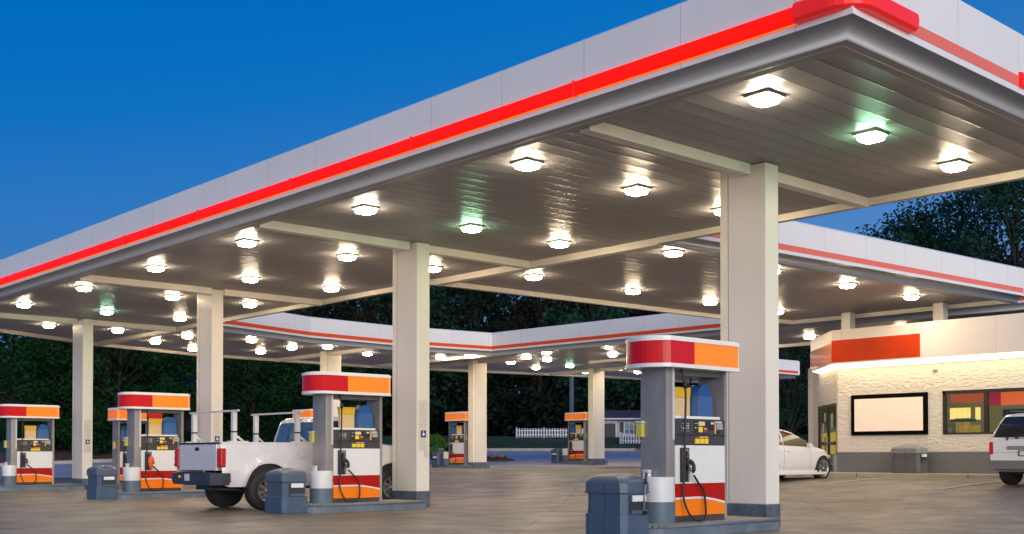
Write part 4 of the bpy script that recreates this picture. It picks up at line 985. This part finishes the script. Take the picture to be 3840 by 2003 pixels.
# ================================================================ shop
ZS = .53; ZT = 4.30
st = thing('convenience_store', 'white split block shop with orange fascia panel and lit eave', 'shop', (27.6, 17.2, ZS))
def S(mb, name, m, parent=None, label=None):
    # geometry is given in world coordinates; shift into the shop's frame
    mb.v = [(x - 27.6, y - 17.2, z - ZS) for x, y, z in mb.v]
    o = mb.build(name, m, parent or st)
    if label: o['label'] = label
    return o
dg_ = Vector((1, 1)).normalized(); cx0, cy0 = 27.6, 17.2
# front wall with an opening for the window (13.04.. etc)
W0, W1, WZ0, WZ1 = 7.2, 14.16, 1.50, 2.61
m_ = MB(); m_.box(27.6, 27.8, W1, 17.2, 1.06, 3.6); m_.box(27.6, 27.8, 3.0, W0, 1.06, 3.6); m_.box(27.6, 27.8, W0, W1, 1.06, WZ0); m_.box(27.6, 27.8, W0, W1, WZ1, 3.6)
S(m_, 'front_wall', BLOCK)
def diag(mb, t0, t1, z0, z1, d0, d1):
    # along the 45 degree face from the corner; d is depth behind the face
    n_ = Vector((1, -1)).normalized() * 1.0
    n_ = Vector((dg_.y, -dg_.x))            # towards -y +x : interior side
    c = Vector((cx0, cy0)); a = c + dg_ * t0; b = c + dg_ * t1
    P = [a + n_ * d0, b + n_ * d0, b + n_ * d1, a + n_ * d1]
    mb.add([(p.x, p.y, z0) for p in P] + [(p.x, p.y, z1) for p in P], [(0, 3, 2, 1), (4, 5, 6, 7), (0, 1, 5, 4), (1, 2, 6, 5), (2, 3, 7, 6), (3, 0, 4, 7)])
m_ = MB(); diag(m_, 0, .14, 1.06, 3.6, 0, .2); diag(m_, 2.58, 3.1, 1.06, 3.6, 0, .2); diag(m_, .14, 2.58, 2.42, 3.6, 0, .2); S(m_, 'corner_wall', BLOCK)
m_ = MB(); m_.box(29.8, 38, 19.38, 19.58, ZS, 3.6); m_.box(27.8, 38, 3.0, 3.2, ZS, 3.6); m_.box(37.8, 38, 3.2, 19.4, ZS, 3.6); S(m_, 'side_wall', BLOCK)
m_ = MB(); m_.box(27.585, 27.8, 3.0, 17.2, ZS - .1, 1.06); diag(m_, 0, .14, ZS - .1, 1.06, -.015, .2); diag(m_, 2.58, 3.1, ZS - .1, 1.06, -.015, .2); S(m_, 'base_band', STOREBASE)
# double door in the corner face
dr = MB(); diag(dr, .14, .22, ZS, 2.42, .02, .12); diag(dr, 2.50, 2.58, ZS, 2.42, .02, .12); diag(dr, .22, 2.5, 2.34, 2.42, .02, .12); diag(dr, 1.32, 1.40, ZS, 2.34, .02, .10)
diag(dr, .22, 2.5, ZS, ZS + .18, .02, .10); diag(dr, .22, 2.5, 1.28, 1.33, .02, .09); D_ = S(dr, 'door', BRONZE)
def Sc(mb, name, m, parent):
    mb.v = [(x - 27.6, y - 17.2, z - ZS) for x, y, z in mb.v]; return mb.build(name, m, parent)
m_ = MB(); diag(m_, .22, 1.32, ZS + .18, 2.34, .055, .065); diag(m_, 1.40, 2.5, ZS + .18, 2.34, .055, .065); Sc(m_, 'pane', mat('door_glass', (.03, .035, .02), .08, spec=.8, emit=(.45, .42, .10), estr=.05), D_)
for a in (.42, 1.55):
    for z in (1.36, 1.0): m_ = MB(); diag(m_, a, a + .62, z, z + .26, .04, .05); Sc(m_, 'door_sticker', YEL, D_)
for q in ((.8, 1.0, 1.75, 2.15, .04, .05), (1.9, 2.05, 1.5, 1.9, .038, .05), (1.7, 1.85, 1.95, 2.2, .04, .05)): m_ = MB(); diag(m_, *q); Sc(m_, 'door_notice', LGREY, D_)
m_ = MB(); diag(m_, 1.22, 1.25, 1.0, 1.5, -.03, .0); diag(m_, 1.47, 1.5, 1.0, 1.5, -.03, .0); Sc(m_, 'handle', CHROME, D_)
m_ = MB(); diag(m_, -.0, .13, ZS - .1, .98, -.12, -.016); S(m_, 'corner_plinth', STOREBASE)
# fascia
fv = 27.0
fr_path = [(fv, 3.0), (fv, 17.0), (fv + 1.9, 18.9), (40, 19.9)][::-1]
m_ = MB(); sweep(m_, [(p[0], p[1]) for p in fr_path], [(-.6, 4.32), (.0, 4.34), (.0, 3.43), (-.06, 3.43)]); S(m_, 'fascia', STOREFAS)
m_ = MB(); m_.add([(fv + .55, 3, 4.2), (fv + .55, 17, 4.2), (fv + 2.3, 18.6, 4.2), (38, 19.5, 4.2), (38, 3, 4.2)], [range(5)]); S(m_, 'roof', mat('shop_roof', (.2, .2, .2), .9))
m_ = MB(); sweep(m_, [(p[0], p[1]) for p in fr_path], [(-.05, 3.425), (-.10, 3.40), (-.40, 3.34), (-.56, 3.335)]); S(m_, 'eave_light', COVE, None, 'warm lit strip under the fascia')
m_ = MB(); m_.box(fv - .012, fv - .002, 14.45, 17.0, 3.47, 4.06); S(m_, 'orange_panel', STORERED)
m_ = MB(); d_ = Vector((1, 1)).normalized(); n_ = Vector((-d_.y, d_.x)); a = Vector((fv, 17.0)) + n_ * .012 ; b = Vector((fv + 1.9, 18.9)) + n_ * .012; a2, b2 = a - n_ * .01, b - n_ * .01
m_.add([(a.x, a.y, 3.47), (b.x, b.y, 3.47), (b.x, b.y, 4.0), (a.x, a.y, 4.0), (a2.x, a2.y, 3.47), (b2.x, b2.y, 3.47), (b2.x, b2.y, 4.0), (a2.x, a2.y, 4.0)], [(0, 1, 2, 3), (7, 6, 5, 4), (0, 4, 5, 1), (3, 2, 6, 7), (0, 3, 7, 4), (1, 5, 6, 2)]); S(m_, 'orange_panel', mat('store_orange_glare', (.88, .27, .07), .12, coat=.6), None, 'glossy orange panel with painted glare on the angled corner')  # brighter base colour holds the lamps' glare on the angled face
# blank board
m_ = MB(); m_.box(27.55, 27.6, 14.56, 16.76, 1.51, 2.60); bf = S(m_, 'blank_board', BLACKF)
m_ = MB(); m_.box(27.542, 27.551, 14.68, 16.65, 1.615, 2.485); Sc(m_, 'board_face', POSTER, bf)
m_ = MB(); m_.box(27.54, 27.6, 14.27, 14.39, 3.22, 3.28) if False else m_.box(27.56, 27.6, 14.3, 14.42, 3.12, 3.17); S(m_, 'wall_camera', MIDGREY)
# window
m_ = MB(); m_.box(27.58, 27.66, W0, W1, WZ1 - .09, WZ1 - .001); m_.box(27.58, 27.66, W0, W1, WZ0 + .001, WZ0 + .045); m_.box(27.58, 27.66, W1 - .07, W1 - .001, WZ0, WZ1); m_.box(27.58, 27.66, W0 + .001, W0 + .07, WZ0, WZ1)
for y in (13.04, 10.8, 8.8): m_.box(27.581, 27.659, y - .05, y + .05, WZ0 + .04, WZ1 - .08)
wf = S(m_, 'window', BRONZE); m_ = MB(); m_.box(27.618, 27.624, W0 + .06, W1 - .06, WZ0 + .04, WZ1 - .08); Sc(m_, 'pane', SHOPGLASS, wf)
# interior
RW = mat('shop_wall_olive', (.34, .33, .14), .7); RD = mat('shop_dark_green', (.02, .045, .025), .6)
m_ = MB(); m_.box(31.2, 31.3, 6.5, 16.9, ZS, 3.3); m_.box(27.85, 31.2, 16.9, 17.0, ZS, 3.3); m_.box(27.81, 31.2, 6.5, 16.9, ZS - .05, ZS); S(m_, 'inner_wall', RW)
m_ = MB(); m_.box(27.81, 31.2, 6.5, 16.9, 3.3, 3.35); S(m_, 'inner_ceiling', mat('shop_ceiling', (.6, .6, .5), .7))
m_ = MB()
for y in (15.6, 13.6, 11.2, 9.0): m_.box(28.8, 30.2, y - .15, y + .15, 3.27, 3.295)
S(m_, 'ceiling_panel_light', mat('shop_tube', (.9, .9, .8), .5, emit=(1, .92, .6), estr=9))
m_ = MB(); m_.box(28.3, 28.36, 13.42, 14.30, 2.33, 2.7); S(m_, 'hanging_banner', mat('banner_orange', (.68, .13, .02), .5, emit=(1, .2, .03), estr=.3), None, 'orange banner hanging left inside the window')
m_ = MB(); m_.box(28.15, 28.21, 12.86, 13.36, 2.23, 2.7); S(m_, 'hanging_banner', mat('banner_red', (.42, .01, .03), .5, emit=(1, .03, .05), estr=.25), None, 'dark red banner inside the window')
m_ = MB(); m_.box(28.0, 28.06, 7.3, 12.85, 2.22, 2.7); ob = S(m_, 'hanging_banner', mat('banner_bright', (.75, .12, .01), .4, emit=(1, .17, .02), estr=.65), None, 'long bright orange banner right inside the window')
m_ = MB(); m_.box(27.99, 28.07, 7.3, 12.85, 2.19, 2.22); Sc(m_, 'banner_edge', PWHITE, ob)
for k, y in enumerate([15.33, 15.18, 15.03, 14.88, 14.60]):
    m_ = MB(); m_.box(30.4, 30.44, y - .065, y + .065, 1.95 if k in (0, 4) else 2.0, 2.29); S(m_, 'menu_board', mat('menu_yellow', (.75, .6, .25), .5, emit=(1, .74, .22), estr=.9) if k == 0 else bpy.data.materials['menu_yellow'])
m_ = MB(); m_.box(30.2, 30.38, 14.62, 15.28, 1.90, 1.97); S(m_, 'shelf_board', mat('shelf_teal', (.03, .12, .15), .4))
m_ = MB(); m_.box(29.9, 30.3, 15.02, 15.7, ZS, 1.82); S(m_, 'counter', mat('counter_grey', (.28, .29, .2), .5))
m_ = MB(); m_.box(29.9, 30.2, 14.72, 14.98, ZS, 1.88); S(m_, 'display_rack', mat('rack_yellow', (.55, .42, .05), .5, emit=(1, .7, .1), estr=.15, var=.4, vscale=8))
m_ = MB(); m_.box(29.9, 30.2, 14.42, 14.66, ZS, 1.80); S(m_, 'display_rack', bpy.data.materials['rack_yellow'])
for k in range(4): m_ = MB(); m_.box(29.86, 29.9, 15.08 + k * .15, 15.17 + k * .15, 1.56, 1.74); S(m_, 'goods_box', (LGREY, REDS, YEL, BLUEL)[k])
m_ = MB(); m_.box(28.12, 28.16, 11.1, 12.86, ZS, 2.12); m_.box(28.12, 28.16, 8.2, 10.9, ZS, 2.05); S(m_, 'dark_partition', RD)
# walk in front of the shop
m_ = MB(); m_.box(26.55, 27.58, 2.0, 17.6, .2, .515, .015); m_.add([(26.6, 17.6, .2), (27.6, 17.6, .2), (31, 20.4, .2), (30.6, 21.2, .2), (26.6, 17.6, .512), (27.6, 17.6, .512), (31, 20.4, .512), (30.6, 21.2, .512)], [(4, 5, 6, 7), (3, 0, 4, 7)])
pr(m_.build('sidewalk', SIDEW), kind='structure')
m_ = MB()
for y in (10, 13, 16): m_.box(26.546, 26.56, y - .012, y + .012, .25, .50)
pr(m_.build('sidewalk_joint', BINDK), kind='structure')
wb = dup(BIN, (27.15, 14.85, .515), R(-90 * 0), 'grey lidded waste bin standing on the walk against the shop wall'); wb.scale = (1, 1.22, .97); wb['group'] = 'waste bins by the shop'
for ch in kids(wb):
    if ch.name.startswith(('body', 'lid')):
        ch.data = ch.data.copy(); ch.data.materials.clear(); ch.data.materials.append(MIDGREY if ch.name.startswith('lid') else mat('shop_bin_grey', (.10, .10, .10), .5))

# ================================================================ background
def at_px(x, Y):   # photo pixel column -> point on that line of sight, used only to lay the plan out
    return fwd((x - 1288) / 2868 * Y, Y)
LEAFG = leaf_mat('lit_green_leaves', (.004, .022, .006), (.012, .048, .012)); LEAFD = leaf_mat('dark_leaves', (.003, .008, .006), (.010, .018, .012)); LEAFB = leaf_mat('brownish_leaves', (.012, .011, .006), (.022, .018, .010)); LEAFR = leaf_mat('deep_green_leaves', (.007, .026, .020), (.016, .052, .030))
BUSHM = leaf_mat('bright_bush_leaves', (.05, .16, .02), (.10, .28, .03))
def leaf_quads(mb, clumps, n_, size, rng, up=.3):
    vs = []; fs = []
    for (cx, cy, cz_, r) in clumps:
        for k in range(n_):
            d = Vector((rng.gauss(0, 1), rng.gauss(0, 1), rng.gauss(0, .8))); d.normalize(); d *= r * rng.random() ** .45
            p = Vector((cx, cy, cz_)) + d; s = size * rng.uniform(.6, 1.3)
            a = Vector((rng.gauss(0, 1), rng.gauss(0, 1), rng.gauss(0, 1))).normalized(); b = a.orthogonal().normalized(); b = (b + a.cross(b) * rng.uniform(-1, 1)).normalized()
            i = len(vs); vs += [p - a * s * .5, p + b * s * .32, p + a * s * .5, p - b * s * .32]; fs.append((i, i + 1, i + 2, i + 3))
    me_n = len(mb.v); mb.v += [tuple(v) for v in vs]; mb.f += [[q + me_n for q in f] for f in fs]; mb.sm += [False] * len(fs)
def build_raw(mb, name, m, parent):
    me = bpy.data.meshes.new(name); me.from_pydata(mb.v, [], mb.f); me.materials.append(m); me.polygons.foreach_set('use_smooth', mb.sm)
    o = bpy.data.objects.new(name, me); COL.objects.link(o); o.parent = parent; return o
def make_tree(name, label, seed, H, Rr, zlow, m, nclump, nleaf, size, shape='round', group=None, flat=1.0):
    rng = random.Random(seed); t = thing(name, label, 'tree', (0, 0, 0), 0, group)
    cl = []; tb = MB(); top = H * .8
    sway = [(0, 0, 0), (rng.uniform(-.2, .2), rng.uniform(-.2, .2), H * .3), (rng.uniform(-.5, .5), rng.uniform(-.5, .5), H * .6), (rng.uniform(-.5, .5), rng.uniform(-.5, .5), H * .9)]
    sp = spline(sway, 5); tb.tube(sp, H * .022, 8, H * .004)
    for k in range(nclump):
        f = (k + .5) / nclump; z = zlow + (H - zlow) * (f ** .85)
        if shape == 'round': prof = math.sin(math.pi * min(1, max(.06, (z - zlow * .6) / (H * 1.06 - zlow * .6)))) ** .7
        else: prof = (1 - ((z - zlow) / (H - zlow)) ** 1.5) * .9 + .12
        rad = Rr * prof * rng.uniform(.25, 1.0); a = rng.uniform(0, 2 * math.pi); p = (rad * math.cos(a), rad * math.sin(a) * flat, z + rng.uniform(-.4, .4))
        r = rng.uniform(.10, .22) * Rr * 1.15 + .12; cl.append((*p, r))
        if k % 2 == 0:
            j = min(len(sp) - 1, int(len(sp) * max(.1, (z - H * .22) / H))); q = sp[j]; mid = (Vector(q) + Vector(p)) * .5 + Vector((0, 0, .25)); tb.tube([q, mid, p], H * .006, 5, .012)
    tb.build('trunk', WOODD, t)
    mb = MB(); leaf_quads(mb, cl, nleaf, size, rng); build_raw(mb, 'crown', m, t); return t
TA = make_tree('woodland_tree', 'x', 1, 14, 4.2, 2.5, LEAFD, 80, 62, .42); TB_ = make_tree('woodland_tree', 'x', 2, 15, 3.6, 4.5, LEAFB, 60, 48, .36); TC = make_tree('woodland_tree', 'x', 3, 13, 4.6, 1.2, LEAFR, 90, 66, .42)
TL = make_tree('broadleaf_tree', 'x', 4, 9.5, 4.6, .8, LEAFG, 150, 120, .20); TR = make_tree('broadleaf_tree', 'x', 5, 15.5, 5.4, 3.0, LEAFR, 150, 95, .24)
tf = {}
def put_tree(src, xp, Y, h, label, group, wscale=1):
    x, y = at_px(xp, Y); k = h / {TA: 14, TB_: 15, TC: 13, TL: 9.5, TR: 15.5}[src]
    if src in tf: t = copy_tree(src)
    else: t = src; tf[src] = 1
    t.location = (x, y, gz(x, y) - .1); t.scale = (k * wscale, k * wscale, k); t.rotation_euler = (0, 0, (xp * 7.3) % 6.28); t['label'] = label; t['group'] = group
    return t
rg = random.Random(11)
# left: lit green trees
for xp, Y, h, lb in [(140, 62, 9.0, 'dense green tree filling the left edge gap behind the leftmost column'), (285, 60, 8.6, 'dense green tree between the two left columns'), (20, 78, 5.4, 'bluish distant tree at the far left edge'), (640, 62, 7.2, 'green tree behind the pickup, left of the second column'), (770, 64, 7.4, 'green tree behind the pickup cab'), (405, 66, 6.5, 'low green tree beside the dark blue roof')]:
    put_tree(TL, xp, Y, h, lb, 'green trees beyond the left side of the lot', 1.1)
# woods behind
zones = lambda x: 'behind the left canopy wing' if x < 1050 else ('seen over the courtyard' if x < 1850 else ('beside the shop' if x < 2250 else 'above the shop roof'))
k_ = 0
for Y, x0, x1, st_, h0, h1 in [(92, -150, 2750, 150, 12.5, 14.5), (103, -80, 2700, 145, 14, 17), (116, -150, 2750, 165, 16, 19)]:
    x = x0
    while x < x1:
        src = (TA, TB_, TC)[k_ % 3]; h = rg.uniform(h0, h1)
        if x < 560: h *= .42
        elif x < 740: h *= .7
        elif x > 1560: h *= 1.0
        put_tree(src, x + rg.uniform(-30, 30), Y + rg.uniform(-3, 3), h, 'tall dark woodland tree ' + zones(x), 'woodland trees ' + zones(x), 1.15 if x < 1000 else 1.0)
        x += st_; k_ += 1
for xp, Y, h, lb in [(2270, 74, 14.8, 'airy tree with leafy top showing above the wing by the shop'), (2400, 70, 15.8, 'broad dark tree above the shop, right of the airy one'), (2540, 64, 16.6, 'tallest dark tree at the right edge above the canopy'), (1985, 72, 9.5, 'dark tree between the near column and the shop corner')]:
    put_tree(TR, xp, Y, h, lb, 'tall trees on the right', 1.0)
# undergrowth
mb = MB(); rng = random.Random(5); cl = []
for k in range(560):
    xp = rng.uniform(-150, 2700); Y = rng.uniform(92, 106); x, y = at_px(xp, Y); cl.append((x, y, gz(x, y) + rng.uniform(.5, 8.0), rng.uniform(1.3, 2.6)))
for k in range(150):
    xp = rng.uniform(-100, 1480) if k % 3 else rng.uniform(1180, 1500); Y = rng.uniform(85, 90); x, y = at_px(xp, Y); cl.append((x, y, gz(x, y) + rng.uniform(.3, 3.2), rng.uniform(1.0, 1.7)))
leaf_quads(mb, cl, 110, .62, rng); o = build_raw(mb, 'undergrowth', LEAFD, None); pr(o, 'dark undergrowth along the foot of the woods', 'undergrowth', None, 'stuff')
# round clipped bush and pale shrub by the far pump
def bush(xp, Y, r, m, label, name='round_bush', fl=1.0, n_=40):
    x, y = at_px(xp, Y); t = thing(name, label, 'bush', (x, y, gz(x, y))); rng = random.Random(int(xp)); cl = []
    for k in range(n_):
        d = Vector((rng.gauss(0, 1), rng.gauss(0, 1), rng.gauss(0, 1))).normalized(); cl.append((d.x * r * .72, d.y * r * .72, r * fl + d.z * r * .72 * fl, r * .3))
    mb = MB(); leaf_quads(mb, cl, 70, r * .13, rng); build_raw(mb, 'foliage', m, t); mb = MB()
    for k in range(5): mb.tube([(0, 0, 0), (math.cos(k * 1.3) * r * .5, math.sin(k * 1.3) * r * .5, r)], .02, 5)
    mb.build('stem', WOODD, t); return t
bush(1093, 53, .62, BUSHM, 'bright green round bush at left of the far pump', fl=1.25)
bush(1130, 55, .42, leaf_mat('dark_shrub_leaves', (.02, .02, .012), (.04, .03, .02)), 'dark low shrub behind the far pump')
bush(1137, 57, .30, leaf_mat('pale_plume', (.30, .26, .16), (.4, .34, .2)), 'pale plumed grass tuft left of the far pump', 'grass_tuft', 2.2, 16)
# picket fences
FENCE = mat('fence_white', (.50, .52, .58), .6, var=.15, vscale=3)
def fence(xp0, xp1, Y0, Y1, h, label, zb=None, sp=.19):
    a = Vector(at_px(xp0, Y0)); b = Vector(at_px(xp1, Y1)); z = gz(*a) + verge(Y0) - .02; L = (b - a).length; d = (b - a) / L; n_ = int(L / sp)
    t = thing('picket_fence', label, 'fence', (a.x, a.y, z)); t.rotation_euler = (0, 0, math.atan2(d.y, d.x))
    dz = gz(*b) - gz(*a)
    m1 = MB()
    for k in range(n_ + 1):
        x = k * sp; zz = dz * x / L; m1.prism([(x - .048, zz + .05), (x + .048, zz + .05), (x + .048, zz + h - .06), (x, zz + h), (x - .048, zz + h - .06)], -.012, .012, 'y')
    m1.build('pickets', FENCE, t)
    for zr in (.2, h - .22):
        m1 = MB(); m1.prism([(0, zr), (L, zr + dz), (L, zr + dz + .07), (0, zr + .07)], .013, .05, 'y'); m1.build('rail', FENCE, t)
    for k in range(0, n_ + 1, 10):
        x = k * sp; m1 = MB(); m1.box(x - .05, x + .05, .05, .14, dz * x / L - .1, dz * x / L + h + .04); m1.build('post', FENCE, t)
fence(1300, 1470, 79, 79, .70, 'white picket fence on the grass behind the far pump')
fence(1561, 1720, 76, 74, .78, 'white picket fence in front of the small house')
# small house
hx, hy = at_px(1534, 82); hz0 = gz(hx, hy) + .30
hs = thing('small_house', 'small pale house with shuttered window behind the picket fence', 'house', (hx, hy, hz0), R(-42.12))
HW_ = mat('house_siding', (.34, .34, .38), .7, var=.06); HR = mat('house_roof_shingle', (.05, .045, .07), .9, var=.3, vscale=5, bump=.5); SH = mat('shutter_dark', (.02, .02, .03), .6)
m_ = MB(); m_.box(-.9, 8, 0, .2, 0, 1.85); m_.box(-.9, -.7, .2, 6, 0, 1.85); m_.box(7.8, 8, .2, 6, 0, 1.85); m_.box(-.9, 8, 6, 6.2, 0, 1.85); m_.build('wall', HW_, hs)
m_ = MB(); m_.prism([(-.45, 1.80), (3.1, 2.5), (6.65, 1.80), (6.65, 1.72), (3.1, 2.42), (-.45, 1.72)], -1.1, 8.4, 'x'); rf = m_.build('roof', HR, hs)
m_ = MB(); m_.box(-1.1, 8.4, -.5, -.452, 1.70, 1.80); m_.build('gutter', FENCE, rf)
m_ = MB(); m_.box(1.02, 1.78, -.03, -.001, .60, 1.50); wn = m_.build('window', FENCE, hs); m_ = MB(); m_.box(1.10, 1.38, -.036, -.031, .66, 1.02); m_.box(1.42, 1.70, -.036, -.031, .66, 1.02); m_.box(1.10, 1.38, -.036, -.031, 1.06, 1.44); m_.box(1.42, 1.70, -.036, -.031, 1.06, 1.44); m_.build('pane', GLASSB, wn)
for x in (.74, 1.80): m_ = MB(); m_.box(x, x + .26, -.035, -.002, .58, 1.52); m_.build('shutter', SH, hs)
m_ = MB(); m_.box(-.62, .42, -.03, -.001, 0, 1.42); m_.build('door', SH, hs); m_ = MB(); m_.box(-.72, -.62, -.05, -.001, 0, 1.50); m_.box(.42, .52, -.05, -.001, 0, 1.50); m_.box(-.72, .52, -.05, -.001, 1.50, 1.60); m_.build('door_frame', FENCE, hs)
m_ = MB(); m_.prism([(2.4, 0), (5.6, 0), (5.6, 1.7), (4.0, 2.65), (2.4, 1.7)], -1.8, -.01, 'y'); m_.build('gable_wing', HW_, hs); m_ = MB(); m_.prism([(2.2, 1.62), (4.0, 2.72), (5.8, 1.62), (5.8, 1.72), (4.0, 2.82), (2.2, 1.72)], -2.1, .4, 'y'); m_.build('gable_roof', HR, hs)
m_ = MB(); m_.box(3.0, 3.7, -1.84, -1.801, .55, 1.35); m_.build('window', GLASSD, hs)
# path to the house
m_ = MB(); pa = [at_px(1530, 79.5), at_px(1552, 79.5), at_px(1640, 73.6), at_px(1610, 73.0)]
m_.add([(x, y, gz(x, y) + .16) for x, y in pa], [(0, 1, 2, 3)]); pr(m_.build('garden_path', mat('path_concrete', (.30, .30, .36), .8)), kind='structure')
# utility pole
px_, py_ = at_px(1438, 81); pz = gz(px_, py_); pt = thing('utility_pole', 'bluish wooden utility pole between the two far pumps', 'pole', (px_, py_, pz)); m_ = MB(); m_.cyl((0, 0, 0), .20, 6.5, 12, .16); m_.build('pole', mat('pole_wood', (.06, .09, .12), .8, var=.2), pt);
# two dark blue roofed buildings far left
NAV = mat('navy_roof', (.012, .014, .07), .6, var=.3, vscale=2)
for xp, Y, wd, dz, lb in [(433, 78, 4.6, 0, 'low building with dark blue roof between the left pumps'), (-8, 82, 3.2, -.3, 'low dark blue roofed building at the far left edge')]:
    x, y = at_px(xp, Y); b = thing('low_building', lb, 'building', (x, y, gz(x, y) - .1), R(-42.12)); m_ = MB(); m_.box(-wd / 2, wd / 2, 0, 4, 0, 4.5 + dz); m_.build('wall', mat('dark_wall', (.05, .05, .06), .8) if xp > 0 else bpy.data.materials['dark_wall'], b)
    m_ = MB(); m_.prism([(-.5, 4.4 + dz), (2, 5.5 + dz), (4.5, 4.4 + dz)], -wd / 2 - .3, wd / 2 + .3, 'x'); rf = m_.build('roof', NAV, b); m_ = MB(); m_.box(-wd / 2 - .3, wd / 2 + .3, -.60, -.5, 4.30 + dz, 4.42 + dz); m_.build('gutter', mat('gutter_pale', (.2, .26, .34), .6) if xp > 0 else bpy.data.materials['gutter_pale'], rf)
# any prototype light variant that was never placed
for kk, src in (('w', LW), ('c', LC), ('g', LG)):
    if kk not in used: bpy.data.objects.remove(src)
